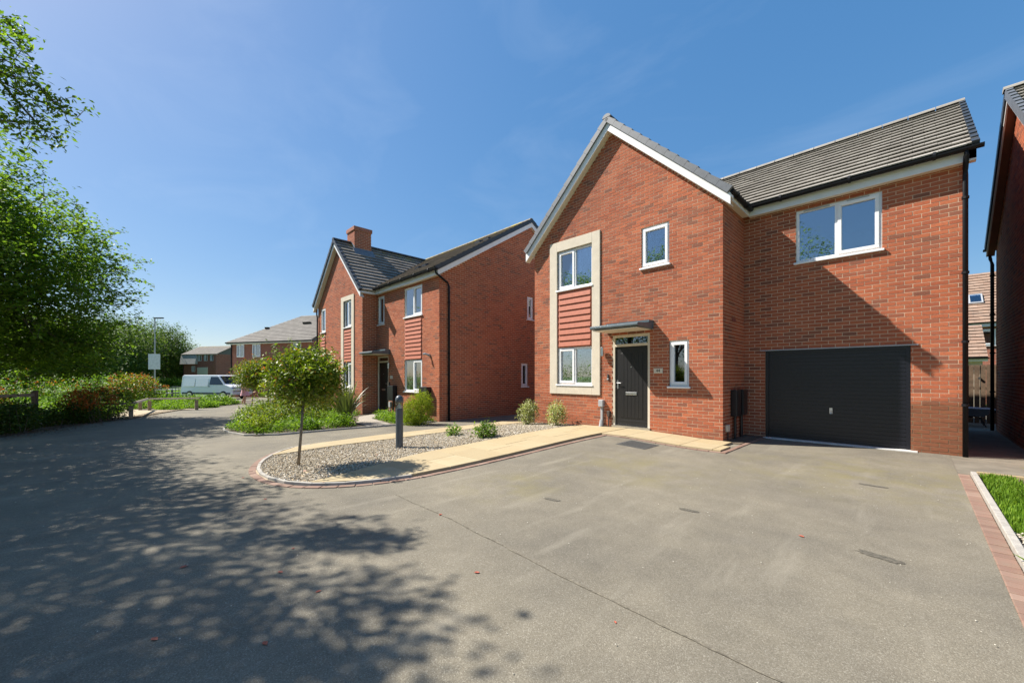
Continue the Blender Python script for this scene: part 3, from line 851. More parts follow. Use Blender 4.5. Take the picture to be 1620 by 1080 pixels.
# rooms behind the glass
m = MB(); m.face([(GX0 + .1, 12.2, -.1), (GX1 - .1, 12.2, -.1), (GX1 - .1, 12.2, 5.1), (GX0 + .1, 12.2, 5.1)]); m.face([(GX0 + .05, 9.15, 2.55), (GX1 - .05, 9.15, 2.55), (GX1 - .05, 17, 2.55), (GX0 + .05, 17, 2.55)]); m.face([(GX1 - .05, 10.65, 2.55), (WX1 - .05, 10.65, 2.55), (WX1 - .05, 15.9, 2.55), (GX1 - .05, 15.9, 2.55)])
m.face([(GX1, 13.4, 2.5), (WX1, 13.4, 2.5), (WX1, 13.4, 5.1), (GX1, 13.4, 5.1)]); m.face([(GX0 + .05, 9.15, 5.12), (GX1 - .05, 9.15, 5.12), (GX1 - .05, 17, 5.12), (GX0 + .05, 17, 5.12)]); m.face([(GX1 - .05, 10.65, 5.12), (WX1 - .05, 10.65, 5.12), (WX1 - .05, 15.9, 5.12), (GX1 - .05, 15.9, 5.12)])
m.build('interior_wall', PLASTER, H)
# stone surround
m = MB(*fr)
for (a, b, c, d) in ((-7.57, -7.30, .90, 5.27), (-6.10, -5.85, .90, 5.27), (-7.30, -6.10, w_up[3], 5.27), (-7.30, -6.10, .90, w_lo[2] - .05)):
    m.box(a, b, -.03, .035, c, d)
SUR = m.build('window_surround', BEIGE, H, bevel=.006)
window(H, fr, *w_up, lights=2, sash=(0,), curtain='sides')
window(H, fr, *w_lo, lights=2, sash=(0,))
cladding(H, fr, -7.295, -6.105, w_lo[3] + .004, w_up[2] - .05, 9)
window(H, fr, *w_land, lights=1, sash=(0,))
window(H, fr, *w_wc, lights=1, sash=(0,), glass=GLASSD)
window(H, FRONT(WY), *w_gar, lights=2, sash=(1,), vents=True)
front_door(H, fr, door[0], door[1], .13, door[3], 2.15)
m = MB(*fr); m.box(door[0] - .02, door[1] + .02, -.11, -.012, ZB - .2, .098); m.build('door_step', APRON, H)
canopy(H, fr, -5.66, -4.38, 2.58, .78)
m = MB(); m.lathe((-5.74, GY - .105, 1.93), [(.038, 0), (.04, .005), (.04, .22), (.036, .225)], 14); lm = m.build('wall_lamp', STEEL, H, smooth=False)
MB(*fr).box(-5.77, -5.71, .035, .07, 1.98, 2.08).build('lamp_bracket', STEEL, lm)
db = MB(*fr).box(-5.64, -5.59, 0, .03, 1.30, 1.45).build('doorbell', BLACK, H, bevel=.01)
m = MB(*fr); m.tube([m.P(-5.615, .03, 1.40), m.P(-5.615, .034, 1.40)], .016, 10); m.build('lens', STEEL, db)
MB(*fr).box(-5.64, -5.59, .0305, .033, 1.31, 1.355).build('button', GREYP, db)
pl = MB(*fr).box(-4.37, -4.15, 0, .018, 1.47, 1.59).build('number_plate', BEIGE, H, bevel=.004)
text(pl, '44', .10, (-4.26, GY - .020, 1.53), (R(90), 0, 0), BLACK)
# utilities beside the door
m = MB(*fr); m.box(-5.86, -5.72, 0, .10, .60, .78); eb = m.build('cable_box', GREYP, H, bevel=.015)
m = MB(*fr); m.box(-5.82, -5.76, 0, .05, .06, .60); m.tube([m.P(-5.79, .04, .25), m.P(-5.79, .07, .12), m.P(-5.80, .10, .02)], .05, 8); m.build('conduit', GREYP, eb)
m = MB(*fr); m.box(-5.62, -5.54, 0, .07, .36, .50); m.tube([m.P(-5.58, .035, .36), m.P(-5.58, .04, .02)], .022, 8); m.build('valve_cover', BROWNP, H, bevel=.01)
# side wall: meter boxes and pipes
fe = EAST(GX1)
for a, b in ((9.50, 9.80), (9.95, 10.28)):
    mbx = MB(*fe).box(a, b, .006, .13, .52, 1.10).build('meter_box', BLACK, H, bevel=.012)
    m = MB(*fe); m.tube([m.P((a + b) / 2, .05, .52), m.P((a + b) / 2, .05, -.02)], .03, 8); m.build('pipe', BLACK, mbx)
    MB(*fe).box(a + .03, b - .03, .13, .136, .56, 1.06).build('lid', BLACK, mbx)
m = MB(*fe); m.box(9.16, 9.32, .004, .05, .22, .36); tb = m.build('junction_box', BEIGE, H, bevel=.006)
m = MB(*fe); m.tube([m.P(9.24, .03, .22), m.P(9.24, .03, -.02)], .012, 6); m.build('cable', BLACK, tb)
MB(*fe).box(9.62, 9.84, .004, .012, 2.62, 2.69).build('air_brick', plain('air_brick_red', (.2, .05, .035), .8), H)
# garage door
fw = FRONT(WY)
m = MB(*fw); z = .03; n = 25; h = (gdoor[3] - .05 - z) / n
for i in range(n):
    z0 = z + i * h
    m.hexa([m.P(-2.36, -.055, z0), m.P(-.13, -.055, z0), m.P(-.13, -.10, z0), m.P(-2.36, -.10, z0), m.P(-2.36, -.055, z0 + h - .010), m.P(-.13, -.055, z0 + h - .010), m.P(-.13, -.10, z0 + h - .010), m.P(-2.36, -.10, z0 + h - .010)])
m.box(-2.36, -.13, -.10, -.067, z, z + n * h)
GD = m.build('garage_door', GDOOR, H)
m = MB(*fw); m.box(-2.415, -2.36, -.11, -.03, ZB, gdoor[3] - .02); m.box(-.13, -.075, -.11, -.03, ZB, gdoor[3] - .02); m.box(-2.36, -.13, -.11, -.03, gdoor[3] - .075, gdoor[3] - .02); m.build('frame', GDOOR, GD)
m = MB(*fw); m.box(-1.27, -1.22, -.055, -.045, .62, .74); m.tube([m.P(-1.245, -.05, .68), m.P(-1.245, -.01, .68), m.P(-1.245, -.008, .62)], .012, 8); m.build('handle', STEEL, GD)
MB(*fw).box(-2.52, .03, -.09, .014, gdoor[3] - .018, gdoor[3] + .004).build('lintel', GREYP, H)
MB(*fw).box(-2.44, .02, -.16, .13, -.06, .018).build('garage_threshold', APRON, H)
# gable roof, barge boards, verges, gutters
OV = .20
def gable_roof(parent, x0, x1, xa, ye, y1, ez, kp, tile, ov_f=.18, caps_r=SLATE, caps_l=SLATE, ridge=True, vis=('E',), barge=WHITEB):
    """ridge runs along Y; front verge at ye"""
    ov = OV; za = ez + kp * (xa - x0) + .25
    lx, rx = x0 - ov, x1 + ov; lz = za - kp * (xa - lx); rz = za - kp * (rx - xa)
    for (px, pz, side) in ((lx, lz, -1), (rx, rz, 1)):
        S = Vector((xa - px, 0, za - pz)); L = S.length
        tile_slope(parent, (px, ye - .05, pz), (0, 1, 0), S, y1 - ye + .05, L, tile)
        verge_caps(parent, (px, ye - .06, pz), (xa, ye - .06, za), (0, -1, 0), caps_r if side > 0 else caps_l)
    ridge_tiles(parent, (xa, ye - .1, za + .05), (xa, y1, za + .05), caps_r)
    # barge boards
    dz = -.13
    for s, px, pz in ((-1, lx, lz), (1, rx, rz)):
        m = MB(); c = math.sqrt(1 + kp * kp); hh = .17 * c
        pts = [(px, pz - .055), (xa, za - .055), (xa, za - .055 - hh), (px + .0 * s, pz - .055 - hh)]
        m.hexa([(x, ye - .045, z) for x, z in pts] + [(x, ye - .02, z) for x, z in pts])
        m.build('barge_board', barge, parent)
        m = MB(); pts = [(px, pz - .06 - hh + .02), (xa, za - .06 - hh + .02), (xa, za - .06 - hh), (px, pz - .06 - hh)]
        m.hexa([(x, ye - .022, z) for x, z in pts] + [(x, ye + ov_f + .004, z) for x, z in pts])
        m.build('verge_soffit', CREAM, parent)
    return lx, lz, rx, rz, za
lx, lz, rx, rz, za = gable_roof(H, GX0, GX1, GA, GY - .14, 17.6, EZ, KG, TILE44, ov_f=.13)
def box_eave(parent, a0, a1, face, out, z, ov, axis, wallc=CREAM, end=None):
    """fascia and soffit along an eave; axis 'X' or 'Y'"""
    m = MB(); n = MB()
    def P(t, d, zz): return (t, face + out * d, zz) if axis == 'X' else (face + out * d, t, zz)
    m.hexa([P(a0, ov - .02, z), P(a1, ov - .02, z), P(a1, ov, z), P(a0, ov, z), P(a0, ov - .02, z + .19), P(a1, ov - .02, z + .19), P(a1, ov, z + .19), P(a0, ov, z + .19)])
    m.build('fascia', WHITEB, parent)
    n.hexa([P(a0, 0.003, z + .004), P(a1, 0.003, z + .004), P(a1, ov - .021, z + .004), P(a0, ov - .021, z + .004), P(a0, .003, z + .016), P(a1, .003, z + .016), P(a1, ov - .021, z + .016), P(a0, ov - .021, z + .016)])
    n.build('soffit', wallc, parent)
box_eave(H, GY - .12, WY - .16, GX1, 1, EZ - .05, .15, 'Y')
gutter(H, (GX1 + .20, GY - .16, rz + .02), (GX1 + .20, WY - .24, rz + .02))
m = MB()
m.hexa([(GX1 + .0, GY - .16, EZ - .06), (GX1 + .20, GY - .16, EZ - .06), (GX1 + .20, GY + .01, EZ - .06), (GX1, GY + .01, EZ - .06), (GX1, GY - .16, EZ + .10), (GX1 + .20, GY - .16, EZ - .01), (GX1 + .20, GY + .01, EZ - .01), (GX1, GY + .01, EZ + .10)])
m.build('box_end', WHITEB, H)
m = MB(); m.hexa([(GX0 - .20, GY - .16, EZ - .06), (GX0, GY - .16, EZ - .06), (GX0, GY + .2, EZ - .06), (GX0 - .20, GY + .2, EZ - .06), (GX0 - .20, GY - .16, EZ - .01), (GX0, GY - .16, EZ + .10), (GX0, GY + .2, EZ + .10), (GX0 - .20, GY + .2, EZ - .01)])
m.build('box_end', WHITEB, H)
gutter(H, (GX0 - .22, 17.4, lz + .02), (GX0 - .22, GY - .12, lz + .02), brackets=0)
# garage wing roof
WE = WY - .24; RZ = 7.42; RYr = 13.20; WEZ = EZ + .16
S = Vector((0, RYr - WE, RZ - WEZ))
tile_slope(H, (-5.0, WE, WEZ), (1, 0, 0), S, .74 + 5.0, S.length, TILE44, single=True)
S2 = Vector((0, -(RYr - WE), RZ - WEZ))
tile_slope(H, (-5.0, 2 * RYr - WE, WEZ), (1, 0, 0), S2, .74 + 5.0, S2.length, TILE44)
ridge_tiles(H, (-5.0, RYr, RZ + .035), (.76, RYr, RZ + .035), TILE44, r=.11)
verge_caps(H, (.735, WE - .01, WEZ), (.735, RYr, RZ), (1, 0, 0), SLATED, step=.262, wdt=.09)
verge_caps(H, (.735, 2 * RYr - WE + .01, WEZ), (.735, RYr, RZ), (1, 0, 0), SLATED, step=.262, wdt=.09)
box_eave(H, GX1 + .13, WX1 + .14, WY, -1, EZ - .05, .15, 'X')
gutter(H, (GX1 + .20, WE - .005, WEZ - .01), (.80, WE - .005, WEZ - .01))
m = MB(); m.hexa([(WX1, WY - .15, EZ - .02), (WX1 + .14, WY - .15, EZ - .02), (WX1 + .14, RYr, EZ - .02 + 2.14), (WX1, RYr, EZ - .02 + 2.14), (WX1, WY - .15, EZ + .15), (WX1 + .14, WY - .15, EZ + .15), (WX1 + .14, RYr, RZ - .03), (WX1, RYr, RZ - .03)])
m.build('barge_board', WHITEB, H)
downpipe(H, [(.60, WE - .005, WEZ - .04), (.60, WE + .0, WEZ - .14), (.60, WY - .055, WEZ - .30), (.60, WY - .055, WEZ - .42), (.60, WY - .055, .0)], (0, -1, 0), z_clips=(4.5, 3.2, 2.0, .9), r=.036)

# ------------------------------------------------------------------ left neighbouring house
LB = -.22
N = empty('brick_house', (-15.0, 10.0, LB), 'red brick house next door with chimney, brown roof and clad window bays', 'house')
AY, AX0, AX1 = 7.20, -21.66, -16.36; BY, BX1 = 7.84, -11.60; LE = 4.94
LA = (AX0 + AX1) / 2; LAP = 7.50; KL = (LAP - LE) / (LA - AX0)
sl_ = lambda z: snap(LB, z) - .005
ltop = lambda u: LE + KL * (LA - AX0 - abs(u - LA)) - .01
RY = 12.44; RZL = 8.05; KE = (RZL - .15 - LE) / (RY - BY)
etop = lambda u: LE + KE * (RY - BY - abs(u - RY)) - .01
a_up = (-18.30, -17.42, sl_(3.62), sl_(4.77)); a_lo = (-18.30, -17.42, sl_(.88), sl_(2.0)); a_op = (-18.30, -17.42, a_lo[2], a_up[3])
c_up = (-21.22, -20.60, sl_(3.62), sl_(4.77)); c_op = (-21.22, -20.60, sl_(.95), c_up[3])
b_up = (-13.99, -12.70, sl_(3.68), sl_(4.81)); b_lo = (-13.99, -12.70, sl_(.85), sl_(2.0)); b_op = (-13.99, -12.70, b_lo[2], b_up[3])
s_up = (-16.24, -15.66, sl_(3.62), sl_(4.81)); ldoor = (-16.28, -15.30, LB, sl_(2.26))
e_up = (12.28, 12.66, sl_(3.80), sl_(4.79)); e_lo = (11.92, 12.33, sl_(.96), sl_(1.96))
lay(N, [Wall(*FRONT(AY), AX0, AX1, LB, ltop, [a_op, c_op]),
        Wall(*FRONT(BY), AX1, BX1, LB, lambda u: LE + .02, [b_op, s_up, ldoor], phase=1),
        Wall(*EAST(AX1), AY + .024, BY, LB, lambda u: LE + .02),
        Wall(*EAST(BX1), BY + .024, 2 * RY - BY, LB, etop, [e_up, e_lo])])
m = MB(); m.face([(AX0, AY, -.6), (AX0, 17, -.6), (AX0, 17, LE), (AX0, AY, LE)]); m.face([(AX0, 17, -.6), (BX1, 17, -.6), (BX1, 17, LE), (AX0, 17, LE)]); m.build('rear_wall', FBRICK, N)
m = MB(); m.face([(AX0, 10.5, -.2), (BX1 - .1, 10.5, -.2), (BX1 - .1, 10.5, 4.9), (AX0, 10.5, 4.9)]); m.face([(AX0 + .05, 7.96, 2.35), (BX1 - .05, 7.96, 2.35), (BX1 - .05, 16.9, 2.35), (AX0 + .05, 16.9, 2.35)])
m.face([(AX0 + .05, 7.96, 4.92), (BX1 - .05, 7.96, 4.92), (BX1 - .05, 16.9, 4.92), (AX0 + .05, 16.9, 4.92)]); m.build('interior_wall', PLASTER, N)
m = MB(*FRONT(AY))
for (a, b, c, d) in ((-18.86, -18.30, .65, 5.0), (-17.42, -17.16, .65, 5.0), (-18.30, -17.42, a_up[3], 5.0), (-18.30, -17.42, .65, a_lo[2] - .05)):
    m.box(a if a > -18.8 else -18.58, b, -.03, .035, c, d)
m.build('window_surround', BEIGE, N)
window(N, FRONT(AY), *a_up, lights=2, sash=(1,)); window(N, FRONT(AY), *a_lo, lights=2, sash=(1,), curtain='blind')
cladding(N, FRONT(AY), -18.295, -17.425, a_lo[3] + .004, a_up[2] - .05, 10)
window(N, FRONT(AY), *c_up, lights=1)
cladding(N, FRONT(AY), -21.215, -20.605, c_op[2], c_up[2] - .05, 16)
window(N, FRONT(BY), *b_up, lights=2, sash=(1,), curtain='sides'); window(N, FRONT(BY), *b_lo, lights=2, sash=(1,), curtain='blind')
cladding(N, FRONT(BY), -13.985, -12.705, b_lo[3] + .004, b_up[2] - .05, 10)
window(N, FRONT(BY), *s_up, lights=1)
window(N, EAST(BX1), *e_up, lights=1); window(N, EAST(BX1), *e_lo, lights=1, glass=GLASSD)
front_door(N, FRONT(BY), ldoor[0], ldoor[1], .0, ldoor[3], 1.98, handle_left=False)
MB(*FRONT(BY)).box(ldoor[0] - .02, ldoor[1] + .02, -.11, -.012, LB - .2, -.031).build('door_step', APRON, N)
canopy(N, FRONT(BY), -16.34, -15.15, 2.36, .80)
pl = MB(*FRONT(BY)).box(-15.14, -14.93, 0, .018, 1.30, 1.43).build('number_plate', BEIGE, N)
m = MB(); m.lathe((-15.17, BY - .07, 1.72), [(.04, 0), (.04, .22)], 12); m.build('wall_lamp', STEEL, N)
MB(*FRONT(BY)).box(-15.22, -15.16, 0, .03, 1.0, 1.15).build('doorbell', BLACK, N)
mbx = MB(*FRONT(BY)).box(-15.02, -14.56, .004, .20, .42, 1.02).build('meter_box', BLACK, N, bevel=.012)
m = MB(*FRONT(BY)); m.tube([m.P(-14.78, .05, .42), m.P(-14.78, .05, -.24)], .03, 8); m.build('pipe', BLACK, mbx)
m = MB(*FRONT(BY)); m.box(-15.1, -14.98, .004, .1, .15, .36); m.tube([m.P(-15.04, .05, .15), m.P(-15.04, .06, -.24)], .03, 8); m.build('cable_box', GREYP, N)
mbx = MB(*FRONT(BY)).box(-12.62, -12.10, .004, .20, .40, 1.02).build('meter_box', BLACK, N, bevel=.012)
m = MB(*FRONT(BY)); m.box(-12.24, -12.16, 0, .06, 2.12, 2.2); m.tube([m.P(-12.2, .05, 2.16), m.P(-12.27, .14, 2.20), m.P(-12.33, .20, 2.19)], .04, 10); m.build('security_camera', GREYP, N)
lx2, lz2, rx2, rz2, za2 = gable_roof(N, AX0, AX1, LA, AY - .14, RY, LE, KL, TILE42, ov_f=.13, caps_r=SLATED, caps_l=SLATED)
box_eave(N, AY - .12, BY - .16, AX1, 1, LE - .05, .15, 'Y')
m = MB(); m.hexa([(AX1 + .0, AY - .16, LE - .03), (AX1 + .18, AY - .16, LE - .03), (AX1 + .18, AY + .01, LE - .03), (AX1, AY + .01, LE - .03), (AX1, AY - .16, LE + .08), (AX1 + .18, AY - .16, LE - .01), (AX1 + .18, AY + .01, LE - .01), (AX1, AY + .01, LE + .08)]); m.build('box_end', WHITEB, N)
WE2 = BY - .24; WEZ2 = LE + .16
S = Vector((0, RY - WE2, RZL - WEZ2))
tile_slope(N, (LA, WE2, WEZ2), (1, 0, 0), S, BX1 + .14 - LA, S.length, TILE42)
tile_slope(N, (AX0, 2 * RY - WE2, WEZ2), (1, 0, 0), Vector((0, -S.y, S.z)), BX1 + .14 - AX0, S.length, TILE42)
tile_slope(N, (AX0 - .1, 9.0, WEZ2 + (9.0 - WE2) * S.z / S.y), (1, 0, 0), S, LA - AX0, S.length - (9.0 - WE2) * S.length / S.y, TILE42)
ridge_tiles(N, (AX0 - .1, RY, RZL + .035), (BX1 + .14, RY, RZL + .035), TILE42, r=.11)
for sgn in (1, -1):
    ya = RY - sgn * (RY - WE2)
    verge_caps(N, (BX1 + .135, ya, WEZ2), (BX1 + .135, RY, RZL), (1, 0, 0), SLATED, step=.27, h=.15, wdt=.09)
    m = MB(); k = S.z / S.y; yb = RY - sgn * (RY - BY + .14)
    z0 = WEZ2 + (.10) * k - .09
    m.hexa([(BX1 + .10, yb, z0 - .20), (BX1 + .125, yb, z0 - .20), (BX1 + .125, RY, RZL - .29), (BX1 + .10, RY, RZL - .29), (BX1 + .10, yb, z0), (BX1 + .125, yb, z0), (BX1 + .125, RY, RZL - .07), (BX1 + .10, RY, RZL - .07)])
    m.build('barge_board', WHITEB, N)
    m = MB(); m.hexa([(BX1 + .003, yb, z0 - .2), (BX1 + .10, yb, z0 - .2), (BX1 + .10, RY, RZL - .29), (BX1 + .003, RY, RZL - .29), (BX1 + .003, yb, z0 - .18), (BX1 + .10, yb, z0 - .18), (BX1 + .10, RY, RZL - .27), (BX1 + .003, RY, RZL - .27)])
    m.build('verge_soffit', CREAM, N)
box_eave(N, AX1 + .13, BX1 + .10, BY, -1, LE - .05, .15, 'X')
gutter(N, (AX1 + .2, WE2 - .005, WEZ2 - .01), (BX1 + .2, WE2 - .005, WEZ2 - .01))
gutter(N, (AX0 - .22, 12, lz2 + .02), (AX0 - .22, AY - .12, lz2 + .02), brackets=0)
downpipe(N, [(BX1 + .10, WE2, WEZ2 - .05), (BX1 + .10, WE2 + .03, WEZ2 - .16), (BX1 + .07, BY + .30, WEZ2 - .42), (BX1 + .07, BY + .36, WEZ2 - .55), (BX1 + .07, BY + .36, LB - .05)], (1, 0, 0), z_clips=(4.0, 2.2, .8), r=.038)
downpipe(N, [(AX0 - .1, AY - .02, lz2 - .05), (AX0 - .06, AY - .05, lz2 - .4), (AX0 + .05, AY - .06, lz2 - .6), (AX0 + .05, AY - .06, LB - .05)], (0, -1, 0), z_clips=(3.6, 1.6), r=.035)
# chimney
CH = Wall(*FRONT(7.80), -19.42, -18.58, 6.9, lambda u: 8.42); CE = Wall(*EAST(-18.58), 7.824, 8.62, 6.9, lambda u: 8.42); CW = Wall(*WEST(-19.42), 7.824, 8.62, 6.9, lambda u: 8.42)
chim = empty('chimney', (-19.0, 8.2, 7.0)); chim.parent = N; chim.location = Vector((-19.0, 8.2, 7.0)) - ORG[N]
bm_, br_ = MB(), MB()
for wl in (CH, CE, CW):
    for q in (bm_, br_): q.O, q.U, q.N = Vector(wl.O), Vector(wl.U), Vector(wl.N)
    wl.backing(bm_)
    for (a, b, z0, z1) in wl.bricks(): br_.brick(a, b, -.02, 0, z0, z1)
bm_.build('mortar', MORTAR, chim); tag(br_.build('brickwork', BRICK, chim), kind='stuff')
m = MB()
m.hexa([(-19.46, 7.76, 8.33), (-18.54, 7.76, 8.33), (-18.54, 8.66, 8.33), (-19.46, 8.66, 8.33), (-19.46, 7.76, 8.50), (-18.54, 7.76, 8.50), (-18.54, 8.66, 8.50), (-19.46, 8.66, 8.50)]); m.build('oversail_course', FBRICK, chim)
m = MB(); m.hexa([(-19.42, 7.80, 8.502), (-18.58, 7.80, 8.502), (-18.58, 8.62, 8.502), (-19.42, 8.62, 8.502), (-19.30, 7.92, 8.56), (-18.70, 7.92, 8.56), (-18.70, 8.50, 8.56), (-19.30, 8.50, 8.56)]); m.build('cap', CONC, chim)
m = MB()
for (x0, x1, y0, y1) in ((-18.576, -18.30, 7.72, 8.70),):
    f = lambda x: za2 + .05 - KL * (x - LA)
    m.hexa([(x0, y0, f(x0) - .01), (x1, y0, f(x1) - .01), (x1, y1, f(x1) - .01), (x0, y1, f(x0) - .01), (x0, y0, f(x0) + .10), (x1, y0, f(x1) + .02), (x1, y1, f(x1) + .02), (x0, y1, f(x0) + .10)])
m.face([(-19.0, 7.795, za2 + .14), (-18.56, 7.795, za2 + .14 - KL * .44 + .1), (-18.50, 7.795, za2 + .02 - KL * .5), (-19.0, 7.795, za2)])
m.build('flashing', LEAD, chim)
def roof_vent(parent, x, y, z, slope, mat=BLACK):
    m = MB(); k = slope
    m.hexa([(x - .16, y - .12, z - .12 * k + .04), (x + .16, y - .12, z - .12 * k + .04), (x + .16, y + .14, z + .14 * k + .03), (x - .16, y + .14, z + .14 * k + .03), (x - .14, y - .12, z - .12 * k + .14), (x + .14, y - .12, z - .12 * k + .14), (x + .14, y + .14, z + .14 * k + .06), (x - .14, y + .14, z + .14 * k + .06)])
    m.build('roof_vent', mat, parent)
kk = S.z / S.y
for (x, y) in ((-15.0, 9.1), (-14.45, 9.1), (-12.75, 10.6), (-12.2, 10.6)): roof_vent(N, x, y, WEZ2 + (y - WE2) * kk, kk)

# ------------------------------------------------------------------ right neighbouring house
Q = empty('brick_house', (4.0, 12.9, 0), 'brick house at the right edge, its shaded gable end beside the passage', 'house')
QX, QY0, QY1, QA, QE, QAP = 1.45, 9.7, 16.1, 12.9, 4.72, 7.02
KQ = (QAP - QE) / (QA - QY0)
qtop = lambda u: QE + KQ * (QA - QY0 - abs(u - QA)) - .01
lay(Q, [Wall(*WEST(QX), QY0, QY1, -.05, qtop)])
m = MB(); m.face([(QX, QY0 + .002, -.4), (8, QY0 + .002, -.4), (8, QY0 + .002, QE), (QX, QY0 + .002, QE)]); m.face([(QX, QY1, -.4), (8, QY1, -.4), (8, QY1, QE), (QX, QY1, QE)]); m.face([(8, QY0, -.4), (8, QY1, -.4), (8, QY1, QE), (8, QA, QAP), (8, QY0, QE)]); m.build('rear_wall', FBRICK, Q)
qe = QE + .06
for sg in (1, -1):
    yb = QA - sg * (QA - QY0 + .24); S = Vector((0, QA - yb, QAP + .2 - qe))
    tile_slope(Q, (QX - .16, yb, qe), (1, 0, 0), S, 6.6, S.length, TILE44)
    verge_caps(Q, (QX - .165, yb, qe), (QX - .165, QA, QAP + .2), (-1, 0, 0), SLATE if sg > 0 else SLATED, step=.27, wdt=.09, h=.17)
    k = S.z / S.y; m = MB()
    m.hexa([(QX - .15, yb, qe - .22), (QX - .125, yb, qe - .22), (QX - .125, QA, QAP - .02), (QX - .15, QA, QAP - .02), (QX - .15, yb, qe - .03), (QX - .125, yb, qe - .03), (QX - .125, QA, QAP + .17), (QX - .15, QA, QAP + .17)]); m.build('barge_board', WHITEB, Q)
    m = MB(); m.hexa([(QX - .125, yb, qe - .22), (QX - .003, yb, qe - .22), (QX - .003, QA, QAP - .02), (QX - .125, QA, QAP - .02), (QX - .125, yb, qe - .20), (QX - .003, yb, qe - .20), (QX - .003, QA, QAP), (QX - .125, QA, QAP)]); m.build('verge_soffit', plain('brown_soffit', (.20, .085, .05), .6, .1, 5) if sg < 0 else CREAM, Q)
ridge_tiles(Q, (QX - .2, QA, QAP + .24), (8, QA, QAP + .24), TILE44, r=.11)
gutter(Q, (QX - .2, QY1 + .27, qe - .02), (8, QY1 + .27, qe - .02), brackets=0)
downpipe(Q, [(QX - .09, QY1 + .26, qe - .06), (QX - .08, QY1 + .2, qe - .3), (QX - .07, QY1 - .05, qe - .5), (QX - .07, QY1 - .05, 0)], (-1, 0, 0), z_clips=(4, 3, 2, 1), r=.036)

# passage between the houses: close-boarded gate, garden things
gt = empty('garden_fence', (1.0, 18.3, 0), 'dark close-boarded timber fence closing the passage between the houses', 'fence')
bme = MB((0, 0, 0)); bme.box(-.055, .055, -.012, .012, 0, 1.74); bme = bme.mesh('board')
for i in range(20): link('board', bme, WOODD, gt, (.1 + i * .118, 18.3 + .012 * (i % 2), 0))
for z in (.3, 1.0, 1.6): MB(*FRONT(18.3)).box(.0, 2.5, -.07, -.03, z, z + .08).build('rail', WOODD, gt)
for x in (.05, 2.45): MB(*FRONT(18.3)).box(x - .05, x + .05, -.15, -.075, 0, 1.8).build('post', WOODD, gt)
m = MB((0, 18.3, 0)); m.tube([m.P(1.32, .015, 1.35), m.P(1.32, .06, 1.35)], .03, 8); m.build('latch', STEEL, gt)
wb = empty('wheelbarrow', (1.15, 17.2, 0), 'dark wheelbarrow with a pale blue-grey tray standing in the passage', 'wheelbarrow')
m = MB(); m.hexa([(.95, 16.9, .30), (1.30, 16.9, .28), (1.30, 17.5, .28), (.95, 17.5, .30), (.80, 16.75, .52), (1.52, 16.75, .50), (1.52, 17.65, .50), (.80, 17.65, .52)]); m.build('tray', plain('blue_grey_steel', (.22, .25, .30), .5), wb)
m = MB()
for y in (16.95, 17.45): m.tube([(1.62, y, .46), (1.1, y, .27), (.66, 17.2, .17)], .016, 6); m.tube([(1.25, y, .27), (1.35, y, .0)], .014, 6)
m.build('frame', BLACK, wb)
m = MB(); m.tube([(.66, 17.16, .17), (.66, 17.24, .17)], .17, 16); m.build('wheel', BLACK, wb)

# ------------------------------------------------------------------ house behind, seen through the gap
RB = empty('brick_house', (4.0, 34.5, 0), 'brick house with rusty tiled roof glimpsed through the gap behind the fence', 'house')
def simple_roof(parent, x0, x1, y0, ez, y1, rz, mat, gauge=.30, width=.35):
    S = Vector((0, y1 - y0, rz - ez)); tile_slope(parent, (x0, y0, ez), (1, 0, 0), S, x1 - x0, S.length, mat, gauge=gauge, width=width)
m = MB(*FRONT(32.0)); m.box(.0, 5.5, -8, 0, -.3, 4.05); m.build('wall', FBRICK, RB)
simple_roof(RB, -.3, 5.8, 31.7, 4.15, 36.0, 7.45, TILEBACK)
MB(*FRONT(32.0)).box(-.3, 5.8, .0, .32, 3.96, 4.13).build('fascia', WHITEB, RB)
gutter(RB, (-.3, 31.62, 4.18), (5.8, 31.62, 4.18), brackets=0)
window(RB, FRONT(31.98), 2.34, 2.86, 3.0, 3.84, lights=1, sash=(0,), inset=-.06)
sk = MB(); kz = 3.3 / 4.3; SKZ = 4.15 + 1.5 * kz
sk.hexa([(2.02, 33.2, SKZ + .0), (2.55, 33.2, SKZ + .0), (2.55, 33.95, SKZ + .75 * kz), (2.02, 33.95, SKZ + .75 * kz), (2.02, 33.13, SKZ + .10), (2.55, 33.13, SKZ + .10), (2.55, 33.88, SKZ + .10 + .75 * kz), (2.02, 33.88, SKZ + .10 + .75 * kz)])
so_ = sk.build('skylight', GREYP, RB)
sk = MB(); sk.hexa([(2.09, 33.2, SKZ + .12 + .05 * kz), (2.48, 33.2, SKZ + .12 + .05 * kz), (2.48, 33.8, SKZ + .12 + .65 * kz), (2.09, 33.8, SKZ + .12 + .65 * kz), (2.09, 33.19, SKZ + .13 + .05 * kz), (2.48, 33.19, SKZ + .13 + .05 * kz), (2.48, 33.79, SKZ + .13 + .65 * kz), (2.09, 33.79, SKZ + .13 + .65 * kz)]); sk.build('pane', GLASS, so_)
GR = empty('garage_building', (1.5, 28, 0), 'low outbuilding with pitched rusty tiled roof behind the garden fence', 'garage')
m = MB(*FRONT(27.0)); m.box(-1.0, 2.05, -3, 0, -.2, 2.1); m.build('wall', plain('pale_render_wall', (.5, .42, .34), .9), GR)
simple_roof(GR, -1.2, 2.19, 26.8, 2.22, 29.3, 3.85, TILEBACK)
MB(*FRONT(27.0)).box(-1.2, 2.19, .0, .2, 2.06, 2.20).build('fascia', WHITEB, GR)
gutter(GR, (-1.2, 26.73, 2.22), (2.22, 26.73, 2.22), brackets=0)

